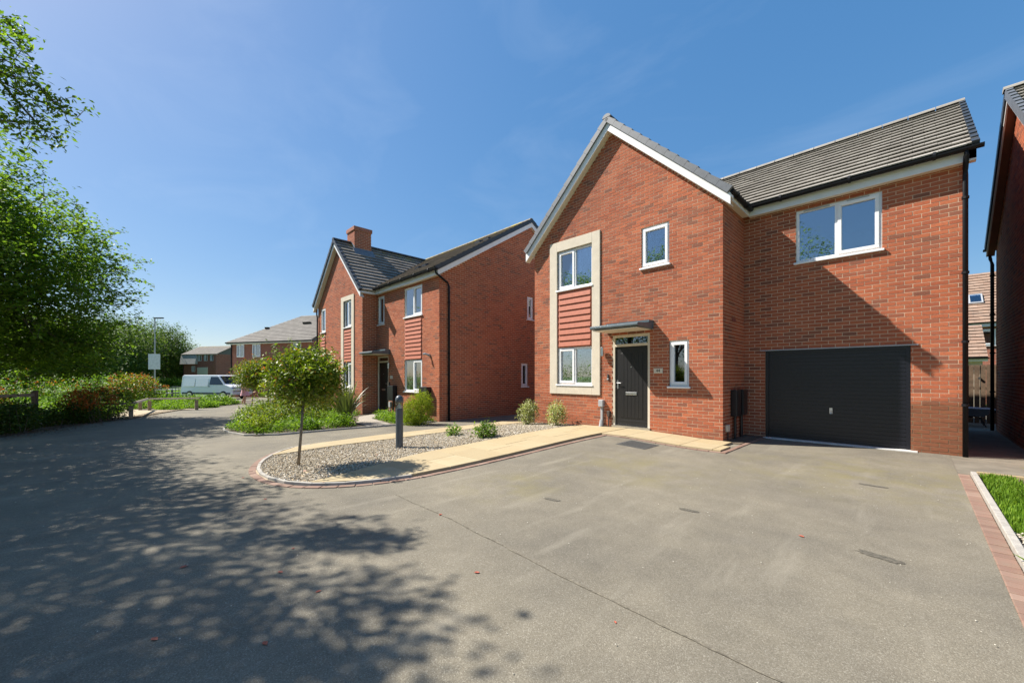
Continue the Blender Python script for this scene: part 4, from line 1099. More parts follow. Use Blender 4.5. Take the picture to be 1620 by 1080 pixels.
# ------------------------------------------------------------------ far hipped house and the terrace beyond
def w_cam(px, b):
    a = (px - 810) / 627 * b
    return Vector((.7003 * a - .7140 * b, .7140 * a + .7003 * b, 0))
def far_house(name, label, px, b, vpx, wid, dep, ez, rz, hip, windows, doors=(), roofmat=TILEFAR, wallmat=FBRICK, vents=(), gz0=-.6):
    o = w_cam(px, b); t = Vector(((vpx - 810), 627)).normalized()
    U = -Vector((.7003 * t.x - .7140 * t.y, .7140 * t.x + .7003 * t.y, 0)); Nn = Vector((U.y, -U.x, 0))
    if Nn.dot(-o) < 0: Nn = -Nn
    h = empty(name, (o.x, o.y, gz0), label, 'house'); fr = (tuple(o), tuple(U), tuple(Nn))
    m = MB(*fr); m.box(0, wid, -dep, 0, gz0, ez); m.build('wall', wallmat, h)
    S = (-Nn * dep / 2 + Vector((0, 0, rz - ez))); e = .3
    P = lambda u, d, z: MB(*fr).P(u, d, z)
    # front slope, hipped on the left when hip > 0
    g = .30; L = math.hypot(dep / 2 + e, rz - ez); rows = int(L / g); tm = MB(); nrm = (Vector(U).cross((-Nn * (dep / 2 + e) + Vector((0, 0, rz - ez))).normalized()))
    if nrm.z < 0: nrm = -nrm
    sv = (-Nn * (dep / 2 + e) + Vector((0, 0, rz - ez))) / rows
    for r in range(rows):
        lft = -e + hip * (r / rows) if hip else -e
        x = lft; k = 0
        while x < wid + e:
            x1 = min(x + (.35 if k or r % 2 else .18), wid + e); q = P(0, e, ez) + sv * r
            tm.hexa([q + U * x, q + U * (x1 - .006), q + U * (x1 - .006) + sv * 1.1 - nrm * .01, q + U * x + sv * 1.1 - nrm * .01, q + U * x + nrm * .035, q + U * (x1 - .006) + nrm * .035, q + U * (x1 - .006) + sv * 1.1 + nrm * .008, q + U * x + sv * 1.1 + nrm * .008])
            x = x1; k += 1
    tag(tm.build('roof_tiles', roofmat, h), kind='stuff')
    m = MB()
    m.face([P(-e, e, ez), P(-e, -dep - e, ez), P(hip - e if hip else -e, -dep / 2, rz)]); m.face([P(-e, -dep - e, ez), P(wid + e, -dep - e, ez), P(wid + e, -dep / 2, rz), P(hip - e if hip else -e, -dep / 2, rz)])
    m.face([P(wid, 0, ez), P(wid, -dep, ez), P(wid, -dep / 2, rz - .1)])
    m.build('roof', roofmat, h)
    MB(*fr).box(-e, wid + e, .22, .26, ez - .16, ez + .01).build('fascia', WHITEB, h)
    MB(*fr).box(-e, wid + e, .265, .37, ez - .07, ez + .03).build('gutter', GUTTER, h)
    MB(*fr).box(-e, wid + e, .0, .22, ez - .17, ez - .15).build('soffit', CREAM, h)
    m = MB(*fr); m.tube([m.P(.08, .06, ez - .1), m.P(.08, .06, gz0)], .05, 6); m.build('downpipe', GUTTER, h)
    for (u0, u1, z0, z1, l) in windows: window(h, fr, u0, u1, z0, z1, lights=l, sash=(0,), inset=-.08)
    for (u0, u1, z0, z1, mt) in doors: MB(*fr).box(u0, u1, .005, .05, z0, z1).build('door', mt, h)
    for (u, f) in vents:
        q = P(u, e, ez) + sv * (rows * f) + nrm * .06; m = MB(); m.hexa([q - U * .2 - Vector((0, 0, .04)), q + U * .2 - Vector((0, 0, .04)), q + U * .2 + sv * .6, q - U * .2 + sv * .6, q - U * .2 + nrm * .16, q + U * .2 + nrm * .16, q + U * .2 + sv * .6 + nrm * .05, q - U * .2 + sv * .6 + nrm * .05]); m.build('roof_vent', BLACK, h)
    return h, fr
far_house('brick_house', 'brick house with grey hipped roof behind the white van', 366, 36, -1200, 9.0, 9.0, 4.42, 7.35, 3.9,
          [(.75, 1.6, 3.15, 4.25, 2), (2.6, 3.5, 3.15, 4.25, 2), (7.2, 8.0, 3.15, 4.25, 2), (.75, 1.6, .55, 1.65, 2), (2.6, 3.5, .55, 1.65, 2)],
          vents=((1.9, .48), (5.7, .62), (6.15, .62), (7.3, .66), (7.8, .66)))
GRENDER = plain('pale_roof_cladding', (.42, .41, .38), .9, .12, 3)
h2, f2 = far_house('terraced_house', 'far terrace house with pale grey roof and three small upper windows', 290, 86, -1500, 9.5, 7.5, 6.1, 8.1, 0,
          [(4.3, 5.2, 4.7, 5.9, 2), (6.0, 6.9, 4.7, 5.9, 2), (7.7, 8.5, 4.7, 5.9, 2), (2.5, 3.4, 2.4, 3.6, 2)], roofmat=TILEFAR, gz0=-.72)
m = MB(*f2); m.hexa([m.P(-.3, .55, 4.0), m.P(4.1, .55, 4.0), m.P(4.1, .0, 4.0), m.P(-.3, .0, 4.0), m.P(-.3, .25, 6.0), m.P(4.1, .25, 6.0), m.P(4.1, 0, 6.0), m.P(-.3, 0, 6.0)]); m.build('tile_hanging', GRENDER, h2)
m = MB(*f2); m.box(4.1, 7.0, .01, .10, 1.5, 3.3); m.build('render_panel', plain('cream_render', (.66, .60, .46), .9), h2)
m = MB(*f2); m.box(9.0, 9.5, .01, .25, -.7, 6.0); m.build('brick_pier', FBRICK, h2)
h3, f3 = far_house('terraced_house', 'far terrace house with lower grey roof half hidden by the hipped house', 351, 90, -1500, 5, 7, 4.6, 6.6, 0, [(1.6, 2.5, 1.6, 3.8, 1)], gz0=-.72)
h4, f4 = far_house('terraced_house', 'far pale roofed house standing mostly behind the row of trees', 262, 100, -1500, 6, 7, 5.0, 8.0, 0, [(3.0, 4.0, 2.8, 4.0, 2)], gz0=-.72)

# ------------------------------------------------------------------ front island: gravel bed, paving, edging
ARC = [(-9.45, 2.95), (-9.2, 2.42), (-8.55, 1.95), (-8.0, 1.70), (-7.4, 1.50), (-6.75, 1.43), (-6.15, 1.50), (-5.72, 1.68), (-5.36, 2.02), (-5.14, 2.45), (-5.04, 2.95)]
def resample(p, step):
    p = [Vector((x, y, 0)) for x, y in p]; out = [p[0]]; acc = 0
    d = [0]
    for a, b in zip(p, p[1:]): d.append(d[-1] + (b - a).length)
    n = max(1, int(round(d[-1] / step))); res = []
    for i in range(n + 1):
        s = d[-1] * i / n; k = max(j for j in range(len(d)) if d[j] <= s + 1e-9); k = min(k, len(p) - 2)
        res.append(p[k].lerp(p[k + 1], (s - d[k]) / (d[k + 1] - d[k])))
    return res
def smooth(p, it=2):
    for _ in range(it):
        q = [p[0]]
        for a, b in zip(p, p[1:]): q += [(a[0] * .75 + b[0] * .25, a[1] * .75 + b[1] * .25), (a[0] * .25 + b[0] * .75, a[1] * .25 + b[1] * .75)]
        p = q + [p[-1]]
    return p
ISLE = empty('paved_island', (-7.3, 5.0, G(-7.3, 5)), 'gravel front bed edged with buff slabs and red brick pavers', 'garden bed')
def edging(parent, line, width, side, name, mat, up, gap=.006, step=.2, thick=.09):
    pts = resample(line, step)
    for a, b in zip(pts, pts[1:]):
        t = (b - a).normalized(); nrm = Vector((-t.y, t.x, 0)) * side
        a2, b2 = a + t * gap / 2, b - t * gap / 2; j = float(rng.uniform(-.003, .003))
        poly = [(a2.x, a2.y), (b2.x, b2.y), ((b2 + nrm * width).x, (b2 + nrm * width).y), ((a2 + nrm * width).x, (a2 + nrm * width).y)]
        m = MB(); m.slab(poly, thick, G, up + j); m.build(name, mat, parent, bevel=.006)
arc = smooth(ARC)
edging(ISLE, arc + [(-5.02, 4.5), (-5.00, 6.2), (-4.98, 7.86)], .10, -1, 'paver', PAVER, .012, step=.21)
def inset(line, d):
    pts = [Vector((x, y, 0)) for x, y in line]; out = []
    for i, p in enumerate(pts):
        t = (pts[min(i + 1, len(pts) - 1)] - pts[max(i - 1, 0)]).normalized(); n = Vector((-t.y, t.x, 0)); q = p + n * d; out.append((q.x, q.y))
    return out
inner = inset(arc, .005)
edging(ISLE, inner, .05, 1, 'kerb_stone', CONC, .045, step=.45)
# slab paths, both running towards the house
def slab_run(x0, x1, y0, y1, yfun=None, step=.6, cols=2, up=.045):
    y = y0; r = 0
    while y < y1 - .05:
        ya, yb = y + .004, min(y + step, y1) - .004
        sp = x0 + (x1 - x0) * (.5 if r % 2 else .35 + .3 * rng.uniform())
        for a, b in ((x0, sp), (sp, x1)):
            lo = [max(ya, yfun(a + .004)) if yfun else ya, max(ya, yfun(b - .004)) if yfun else ya]
            if min(lo) > yb - .06: continue
            poly = [(a + .004, min(lo[0], yb - .01)), (b - .004, min(lo[1], yb - .01)), (b - .004, yb), (a + .004, yb)]
            m = MB(); m.slab(poly, .06, G, up + float(rng.uniform(-.002, .002))); m.build('paving_slab', SLAB, ISLE, bevel=.004)
        y += step; r += 1
def arc_y(x):
    best = 9
    for (ax, ay), (bx, by) in zip(inner, inner[1:]):
        if min(ax, bx) <= x <= max(ax, bx) and abs(bx - ax) > 1e-6: best = min(best, ay + (by - ay) * (x - ax) / (bx - ax))
    return best + .06
def x_arc(y, right):
    c = []
    for (ax, ay), (bx, by) in zip(inner, inner[1:]):
        if min(ay, by) <= y <= max(ay, by) and abs(by - ay) > 1e-6: c.append(ax + (bx - ax) * (y - ay) / (by - ay))
    return (max(c) - .06 if right else min(c) + .06) if c else None
def slab_path(x_in, x_out, y0, y1, step):
    y = y0; r = 0
    while y < y1 - .05:
        ya, yb = y + .004, min(y + step, y1) - .004; f = (.5, .36, .64)[r % 3]
        q = [(x_in(t), x_out(t)) for t in (ya, yb)]; md = [a + (b - a) * f for a, b in q]
        for (p0, p1), (p2, p3) in (((q[0][0], md[0]), (q[1][0], md[1])), ((md[0], q[0][1]), (md[1], q[1][1]))):
            sg = 1 if p3 > p2 else -1
            if max(abs(p1 - p0), abs(p3 - p2)) < .05: continue
            m = MB(); m.slab([(p0 + .004 * sg, ya), (p1 - .004 * sg, ya), (p3 - .004 * sg, yb), (p2 + .004 * sg, yb)], .06, G, .045 + float(rng.uniform(-.002, .002))); m.build('paving_slab', SLAB, ISLE, bevel=.004)
        y += step; r += 1
XR_IN = lambda y: -5.72 - .78 * sstep((y - 1.6) / 2.6)
slab_path(XR_IN, lambda y: (x_arc(y, True) if y < 2.92 and x_arc(y, True) is not None else -5.08), 1.78, 9.0, .62)
slab_path(lambda y: -8.72 + .25 * sstep((3.2 - y) / 1.2), lambda y: (x_arc(y, False) if y < 2.92 and x_arc(y, False) is not None else -9.40 - .25 * sstep((y - 2.9) / 2)), 2.02, 10.2, .62)
# slabs along the front wall to the garage corner
x = -5.07
while x < -2.55:
    b = min(x + .6, -2.52)
    for (ya, yb) in ((7.86, 8.43), (8.43, 9.0)):
        if yb > 8.9 and x > -2.87: break
        m = MB(); m.slab([(x + .004, ya + .004), (b - .004, ya + .004), (b - .004, yb - .004), (x + .004, yb - .004)], .06, G, .042 + float(rng.uniform(-.002, .002))); m.build('paving_slab', SLAB, ISLE, bevel=.004)
    x = b
edging(ISLE, [(-4.97, 7.78), (-2.50, 7.78)], .07, 1, 'paver', PAVER, .016, step=.21)
edging(ISLE, [(-2.50, 7.76), (-2.50, 9.0), (-2.46, 10.34)], .09, -1, 'paver', PAVER, .016, step=.21)
m = MB(); m.slab([(-2.85, 9.0), (-2.515, 9.0), (-2.47, 10.48), (-2.85, 10.48)], .03, G, .022); m.build('soil_strip', SOIL, ISLE)
# gravel: bed sheet plus loose stones
def in_poly(x, y, poly):
    c = False; j = len(poly) - 1
    for i in range(len(poly)):
        if (poly[i][1] > y) != (poly[j][1] > y) and x < (poly[j][0] - poly[i][0]) * (y - poly[i][1]) / (poly[j][1] - poly[i][1]) + poly[i][0]: c = not c
        j = i
    return c
GP = [p for p in inset(arc, .055) if p[0] < -5.75 and p[0] > -8.42] + [(XR_IN(y) - .006, y) for y in (1.8, 2.2, 2.6, 3.0, 3.4, 3.8, 4.2, 8.99)] + [(-8.712, 8.99), (-8.712, 3.2), (-8.60, 2.6), (-8.45, 2.0)]
m = MB(); gx = np.linspace(-8.70, -5.8, 14); gy = np.linspace(1.45, 8.99, 32)
for i in range(13):
    for j in range(31):
        cx, cy = (gx[i] + gx[i + 1]) / 2, (gy[j] + gy[j + 1]) / 2
        if in_poly(cx, cy, GP): m.face([(gx[a], gy[b], G(gx[a], gy[b]) + .012) for a, b in ((i, j), (i + 1, j), (i + 1, j + 1), (i, j + 1))])
m.build('gravel_base', SAND, ISLE)
def stones(name, poly, n, size, parent, up=.02, zf=G, mat=GRAVEL):
    xs_ = [p[0] for p in poly]; ys_ = [p[1] for p in poly]; pts = []
    while len(pts) < n:
        x, y = rng.uniform(min(xs_), max(xs_)), rng.uniform(min(ys_), max(ys_))
        if in_poly(x, y, poly): pts.append((x, y, zf(x, y) + up + rng.uniform(0, .014)))
    base = np.array([(1, 0, 0), (-1, 0, 0), (0, 1, 0), (0, -1, 0), (0, 0, 1), (0, 0, -1)], float)
    tri = np.array([(0, 2, 4), (2, 1, 4), (1, 3, 4), (3, 0, 4), (2, 0, 5), (1, 2, 5), (3, 1, 5), (0, 3, 5)])
    P = np.array(pts); k = len(P); o = np.array(org_of(parent))
    V = base[None] * rng.uniform(.55, 1.3, (k, 6, 3)); th = rng.uniform(0, 6.28, k); c, s = np.cos(th)[:, None], np.sin(th)[:, None]
    V = V * (size * rng.uniform(.6, 1.35, (k, 1, 1))); V[:, :, 2] *= .6
    V = np.stack([V[:, :, 0] * c - V[:, :, 1] * s, V[:, :, 0] * s + V[:, :, 1] * c, V[:, :, 2]], 2) + P[:, None] - o
    T = (tri[None] + (np.arange(k) * 6)[:, None, None]).reshape(-1, 3)
    me = bpy.data.meshes.new(name); me.from_pydata(V.reshape(-1, 3).tolist(), [], T.tolist())
    ob = link(name, me, mat, parent); tag(ob, kind='stuff'); return ob
stones('gravel', GP, 24000, .018, ISLE)

# right-hand edge of the drive: brick pavers, concrete edging, weedy bed
sheet('bedding', [[(.40, -1), (.70, -1), (.70, 8.62), (.40, 8.62)]], SOIL, -.002).name = 'paver_bedding'
EB = empty('drive_edging', (.55, 6, 0), 'red brick paver strip with concrete edging along the right side of the drive', 'edging')
edging(EB, [(.42, -1.0), (.42, 8.55)], .115, -1, 'paver', PAVER, .008, step=.106, gap=.008)
edging(EB, [(.541, -1.0), (.541, 8.60)], .055, -1, 'kerb_stone', CONC, .055, step=.9)
edging(EB, [(.60, 8.63), (1.9, 8.63)], .06, 1, 'kerb_stone', plain('timber_edge', (.36, .27, .15), .9, .2, 9), .05, step=1.2)
sheet('bed_soil', [[(.585, -1), (2.6, -1), (2.6, 8.6), (.585, 8.6)]], SOIL, .012).name = 'soil'
BED = empty('grass_bed', (1.1, 7, 0), 'strip of bright green grass and weeds beside the brick edged drive', 'garden bed')
def grass(name, poly, n, h, parent, zf=G, mat=L_GRASS, lean=.35, wd=.006, dens=None):
    xs_ = [p[0] for p in poly]; ys_ = [p[1] for p in poly]; P = []
    while len(P) < n:
        x, y = rng.uniform(min(xs_), max(xs_)), rng.uniform(min(ys_), max(ys_))
        if in_poly(x, y, poly) and (dens is None or rng.uniform() < dens(x, y)): P.append((x, y, zf(x, y)))
    P = np.array(P); k = len(P); o = np.array(org_of(parent)) if parent else np.zeros(3)
    hh = h * rng.uniform(.5, 1.3, k); th = rng.uniform(0, 6.28, k); d = np.stack([np.cos(th), np.sin(th), 0 * th], 1); l = rng.uniform(0, lean, k) * hh
    s = np.stack([-np.sin(th), np.cos(th), 0 * th], 1) * wd
    mid = P + d * (l * .35)[:, None] + np.stack([0 * hh, 0 * hh, hh * .6], 1); tip = P + d * l[:, None] * 1.2 + np.stack([0 * hh, 0 * hh, hh], 1)
    V = np.stack([P - s, P + s, mid + s * .8, mid - s * .8, tip], 1) - o
    b = np.arange(k) * 5; F = [(i, i + 1, i + 2, i + 3) for i in b.tolist()] + [(i + 3, i + 2, i + 4) for i in b.tolist()]
    me = bpy.data.meshes.new(name); me.from_pydata(V.reshape(-1, 3).tolist(), [], F); ob = link(name, me, mat, parent); tag(ob, kind='stuff'); return ob
pz = lambda x, y: .012
grass('grass', [(.60, 5.6), (1.02, 4.7), (1.30, 6.4), (1.15, 7.6), (.9, 8.5), (.62, 8.5)], 7500, .065, BED, pz)
grass('grass', [(1.0, 8.0), (2.3, 8.0), (2.3, 8.55), (1.0, 8.55)], 2400, .08, BED, pz)
stones('gravel', [(.60, 2.5), (1.4, 2.5), (1.4, 5.2), (.60, 5.6)], 3600, .015, BED, .012, pz, plain('cream_chips', (.46, .40, .31), .85, .4, 40))
for (x0, y0, x1, y1) in ((1.15, 7.35, 1.9, 7.9), (1.32, 6.3, 2.0, 7.1)):
    m = MB(); m.slab([(x0, y0), (x1, y0), (x1, y1), (x0, y1)], .04, pz, .035); m.build('stepping_stone', CONC, BED, bevel=.008)
def tuft(name, label, base, n, h, mat, spread, seed, parent=None, wd=.012, cat='plant', group=None, seg=5, leafname='leaf', up=.8):
    q = np.random.default_rng(seed); t = empty(name, base, label, cat, group)
    for i in range(n):
        th = q.uniform(0, 6.28); L = h * q.uniform(.6, 1.1); out = spread * q.uniform(.15, 1.); m = MB(); b = Vector(base) + Vector((math.cos(th), math.sin(th), 0)) * .04 * q.uniform(0, 2)
        d = Vector((math.cos(th), math.sin(th), 0)); s = Vector((-d.y, d.x, 0)); prev = None; tw = q.uniform(.8, 1.2) * wd; bend = q.uniform(.0, .55)
        pts = []
        for k in range(seg + 1):
            f = k / seg; z = L * (f * up - bend * max(0, f - .45) ** 2 * 1.6); r_ = out * f ** 1.6
            p = b + d * r_ + Vector((0, 0, z)); wk = tw * (1 - f ** 2.2) * (.75 + .5 * min(1, f * 3)) + .001
            pts.append((p - s * wk, p + s * wk, p + Vector((0, 0, -.25 * wk))))
        for (a, c, e), (a2, c2, e2) in zip(pts, pts[1:]): m.face([a, e, e2, a2]); m.face([e, c, c2, e2])
        # weld so that each blade is one island
        me = m.mesh(leafname, Vector(base)); bmx = bmesh.new(); bmx.from_mesh(me); bmesh.ops.remove_doubles(bmx, verts=bmx.verts[:], dist=1e-5); bmx.to_mesh(me); bmx.free()
        o = link(leafname, me, mat, t)
        for p in me.polygons: p.use_smooth = True
    return t
L_YELL = leaf_mat('yellow_weed', [(0, (.16, .24, .02)), (.6, (.3, .36, .03)), (1, (.42, .44, .05))], .4)
tuft('weed_plant', 'yellow-green leafy weed at the far end of the grass strip', (1.22, 8.4, .012), 26, .26, L_YELL, .24, 5, wd=.022)
tuft('weed_plant', 'dark green rushy clump on the grass strip beside the stepping stones', (.92, 7.1, .012), 60, .30, L_GRASS, .22, 8, wd=.010)
tuft('weed_plant', 'small green weed rooted in the concrete edging near the white chippings', (.63, 4.6, .03), 12, .12, L_WEED, .12, 6, wd=.014)
t = empty('dry_stalk', (1.12, 8.45, 0), 'bare pale dry stalk leaning over the grass strip', 'twig')
m = MB(); m.tube([(1.18, 8.46, .0), (1.12, 8.48, .22), (1.02, 8.5, .40)], [.009, .008, .005], 6); m.tube([(1.14, 8.47, .15), (1.2, 8.5, .28), (1.16, 8.5, .36)], [.006, .005, .003], 6); m.tube([(1.13, 8.47, .2), (1.3, 8.5, .19)], [.006, .004], 6); m.build('stem', plain('dry_stalk_tan', (.5, .36, .22), .8), t)

# flush covers and patches on the drive
mc = empty('manhole_cover', (-3.9, 7.35, G(-3.9, 7.35)), 'square iron manhole cover set in the drive before the front path', 'manhole cover')
m = MB(); m.slab([(-4.22, 7.05), (-3.6, 7.05), (-3.6, 7.65), (-4.22, 7.65)], .02, G, .006); m.build('frame', IRON, mc)
tcell = MB(); tcell.slab([(-.022, -.012), (.022, -.012), (.022, .012), (-.022, .012)], .004, lambda x, y: 0, 0); tm_ = MB()
for i in range(10):
    for j in range(14):
        x, y = -4.19 + i * .0585 + (.029 if j % 2 else 0), 7.08 + j * .0405; tm_.slab([(x, y), (x + .04, y), (x + .04, y + .022), (x, y + .022)], .004, G, .010)
m = tm_.build('tread', IRON, mc)
for k, (x, y, rx, ry, a, lb) in enumerate(((-2.91, 3.5, .10, .035, .1, 'small dark tar patch on the drive nearest the gravel bed'), (-1.66, 4.22, .10, .035, .1, 'small dark tar patch in the middle of the drive'), (-.2, 4.19, .14, .05, -.25, 'larger dark tar patch on the drive towards the brick edging'), (-.39, 6.85, .14, .04, -.1, 'narrow dark tar patch on the drive before the garage door'))):
    m = MB(); n = 64; pts = []
    for i in range(n):
        th = 2 * math.pi * i / n; e = lambda c: math.copysign(abs(c) ** .55, c); rr = 1 + rng.uniform(-.16, .10)
        u, v = rx * e(math.cos(th)) * rr, ry * e(math.sin(th)) * rr; pts.append((x + u * math.cos(a) - v * math.sin(a), y + u * math.sin(a) + v * math.cos(a)))
    m.face([(px, py, G(px, py) + .004) for px, py in pts]); tag(m.build('tar_patch', TAR), lb, 'patch', 'dark patches on the drive')
# pale grit and seed husks scattered over the tarmac
GRITP = [(-9, -1), (.4, -1), (.4, 8), (-4.9, 7), (-4.9, 3), (-6, 1.3), (-9, 1.2)]
o = stones('grit', GRITP, 300, .005, None, .004, G, plain('pale_grit', (.5, .46, .38), .9, .3, 60)); tag(o, 'pale grit scattered thinly over the tarmac', 'grit')
# fallen leaves
lf = MB(); 
pts = [(0, -.028), (.014, -.012), (.018, .006), (.010, .022), (0, .034), (-.010, .022), (-.018, .006), (-.014, -.012)]
for i in range(8):
    a, b = pts[i], pts[(i + 1) % 8]; z = lambda p: .004 + .35 * abs(p[0]) + .10 * abs(p[1])
    lf.face([(0, .003, .004), (a[0], a[1], z(a)), (b[0], b[1], z(b))])
lfm = lf.mesh('fallen_leaf'); bmx = bmesh.new(); bmx.from_mesh(lfm); bmesh.ops.remove_doubles(bmx, verts=bmx.verts[:], dist=1e-5); bmx.to_mesh(lfm); bmx.free()
lfm.materials.append(L_REDFALL)
for (x, y, s) in ((-2.85, .12, .75), (-2.19, 1.8, .7), (-.7, 4.23, .8), (-3.41, 2.32, .8), (-3.83, .32, .9), (-3.21, .81, .7), (-2.73, .91, .6), (-2.39, .53, .7), (-5.4, 1.2, .7), (-6.9, 1.25, .7), (-3.6, 1.0, .5), (-1.2, 2.0, .4)):
    o = bpy.data.objects.new('fallen_leaf', lfm); COL.objects.link(o); o.location = (x, y, G(x, y)); o.scale = (s, s, s); o.rotation_euler = (0, 0, rng.uniform(0, 6.28))
    tag(o, 'small dry red leaf lying on the tarmac', 'leaf', 'red leaves fallen on the tarmac')
for (x, y, s) in ((-6.6, 2.2, 1.), (-6.9, 3.3, .9), (-7.3, 2.9, .9), (-6.45, 1.95, .9), (-5.5, 1.9, .9), (-6.75, 3.45, .8)):
    o = bpy.data.objects.new('fallen_leaf', lfm); COL.objects.link(o); o.location = (x, y, G(x, y) + .05); o.scale = (s, s, s); o.rotation_euler = (.2, .1, rng.uniform(0, 6.28))
    tag(o, 'small dry red leaf lying on the gravel bed', 'leaf', 'red leaves fallen on the gravel')

# ------------------------------------------------------------------ bollard lights
GLB = glass_mat('bollard_lens', .06, (.9, .92, .92))
def bollard(x, y, label, h=1.08):
    z = G(x, y) + .02; t = empty('bollard_light', (x, y, z), label, 'bollard', 'bollard lights along the front beds'); k = h / 1.08
    m = MB(); m.lathe((x, y, z), [(.078, -.04), (.078, .01), (.075, .012), (.075, .80 * k), (.072, .812 * k)], 24); m.build('post', BOLL, t, smooth=False)
    m = MB(); m.lathe((x, y, z), [(.066, .81 * k), (.060, .835 * k), (.014, .905 * k), (.012, .94 * k)], 24); m.build('reflector', plain('reflector_pearl', (.72, .70, .64), .35), t, smooth=False)
    m = MB(); m.lathe((x, y, z), [(.071, .81 * k), (.071, .935 * k)], 24); m.build('lens', GLB, t)
    m = MB(); m.lathe((x, y, z), [(.083, .93 * k), (.083, .985 * k), (.077, 1.02 * k), (.058, 1.055 * k), (.03, 1.075 * k), (.004, 1.08 * k)], 24); m.build('cap', BOLL, t, smooth=True)
bollard(-7.47, 4.07, 'grey domed bollard light standing in the gravel bed')
bollard(-21.74, 5.46, 'grey bollard light among weeds beside the two thin stems')
bollard(-16.7, 6.85, 'grey bollard light behind the flax, near the neighbouring front door', .95)

# ------------------------------------------------------------------ small planting by the houses
def gb(x, y): return (x, y, G(x, y))
def photinia(name, label, base, trunk_h, rx, rz, n, seed, stake=False, redn=60, leaf=.065):
    q = np.random.default_rng(seed); t = empty(name, base, label, 'tree', 'clipped standard trees in the front beds'); b = Vector(base)
    cz = b.z + trunk_h + rz * .8; b2 = Vector(base); lean_ = Vector((.06, .06, 0)); b = b + lean_
    blobs = [((b.x, b.y, cz), (rx, rx, rz)), ((b.x + rx * .5, b.y + .1, cz + rz * .18), (rx * .58, rx * .6, rz * .62)), ((b.x - rx * .5, b.y - .1, cz - rz * .12), (rx * .6, rx * .62, rz * .66)), ((b.x - .05, b.y + .12, cz + rz * .42), (rx * .6, rx * .6, rz * .68)), ((b.x + rx * .25, b.y + rx * .45, cz - rz * .2), (rx * .55, rx * .55, rz * .6))]
    C = blob_points(blobs, n // 7, .55, q)
    C = C[(C[:, 2] > b.z + trunk_h * .93)]
    m = MB(); m.tube([b2 - Vector((0, 0, .05)), b2 + lean_ * .4 + Vector((.006, .01, trunk_h * .5)), b + Vector((.012, .0, trunk_h))], [.026, .022, .02], 9)
    fork = b + Vector((.012, 0, trunk_h))
    for k in range(26):
        e = Vector(C[q.integers(len(C))]); md = fork.lerp(e, .55) + Vector((0, 0, .05)); m.tube([fork - Vector((0, 0, .03)), md, e], [.011, .007, .003], 5)
    SPG = sprig_points(blobs, 75, rx * .42, q, b.z + trunk_h)
    for ch in SPG: m.tube([Vector(ch[0]), Vector(ch[5])], [.004, .002], 3, cap=False)
    P = np.concatenate([sprays(C, 7, leaf * 1.15, q, .9), sprays(SPG.reshape(-1, 3), 4, leaf * .6, q, .8)]); P = P[P[:, 2] > b.z + trunk_h * .82]
    link('crown', leaf_mesh('crown', P - np.array(base), leaf, .25, .42, rnd=q), L_PHOT, t)
    m.build('trunk', BARKG, t, smooth=True)
    D = np.concatenate([blob_points(blobs, redn * 5, .96, q), SPG[:, 5]]); D = D[D[:, 2] > cz - rz * .1]; D = D[q.permutation(len(D))][:redn]
    tag(link('new_growth', leaf_mesh('new_growth', sprays(D, 4, leaf * .6, q, 1.) - np.array(base), leaf * 1.05, .1, .36, rnd=q), L_RED, t), kind='stuff')
    if stake:
        m = MB(); m.tube([b + Vector((.75, .55, -.05)), b + Vector((.75, .55, 1.3))], .03, 8); m.build('stake', plain('red_stake', (.24, .11, .07), .8), t)
    return t
photinia('photinia_tree', 'round topped little tree on a bare stem in the gravel bed', gb(-7.11, 2.05), 1.08, .55, .45, 10500, 11, redn=26, leaf=.064)
photinia('photinia_tree', 'round topped reddish little tree further back, beside the weedy bed', gb(-24.4, 4.8), 1.15, .86, .72, 11000, 12, redn=110, leaf=.085)
b = gb(-25.0, 5.7); m = MB(); m.tube([(b[0], b[1], b[2] - .05), (b[0], b[1], b[2] + 1.3)], .035, 8); tag(m.build('tree_stake', plain('stake_brown', (.26, .13, .08), .8)), 'thin brown stake standing beside the further little tree', 'stake')

tuft('flax_plant', 'large clump of dark strappy flax leaves in the weedy bed', gb(-13.25, 5.3), 120, 1.5, L_PHORM, .85, 21, wd=.040, seg=7, up=.95)
shrub('golden_shrub', 'yellow-green bushy conifer at the corner of the neighbouring house', 'shrub', gb(-11.35, 6.85), [((0, 0, .45), (.46, .46, .52)), ((.08, .1, .75), (.3, .3, .38)), ((-.16, -.1, .35), (.4, .4, .4))], 9000, .05, L_GOLD, seed=31, flat=.0, aspect=.35)
shrub('variegated_shrub', 'cream variegated shrub against the house wall, farther from the door', 'shrub', gb(-7.95, 8.45), [((0, 0, .34), (.30, .30, .32)), ((.05, 0, .5), (.22, .22, .22))], 1700, .055, L_VAR, 'cream variegated shrubs by the front wall', seed=32, flat=.2)
shrub('variegated_shrub', 'cream variegated shrub beside the path, nearer the door', 'shrub', gb(-6.95, 8.55), [((0, 0, .32), (.29, .29, .30)), ((-.05, 0, .46), (.2, .2, .22))], 1600, .055, L_VAR, 'cream variegated shrubs by the front wall', seed=33, flat=.2)
shrub('small_green_shrub', 'smallest green shrub in the gravel, beside the left slab path', 'shrub', gb(-7.9, 5.75), [((0, 0, .12), (.16, .16, .13))], 420, .055, L_GRN, 'low green shrubs in the gravel', seed=34, stems=4)
shrub('small_green_shrub', 'rounder green shrub in the middle of the gravel bed', 'shrub', gb(-6.95, 5.95), [((0, 0, .16), (.24, .24, .17))], 900, .06, L_GRN, 'low green shrubs in the gravel', seed=35, stems=4)

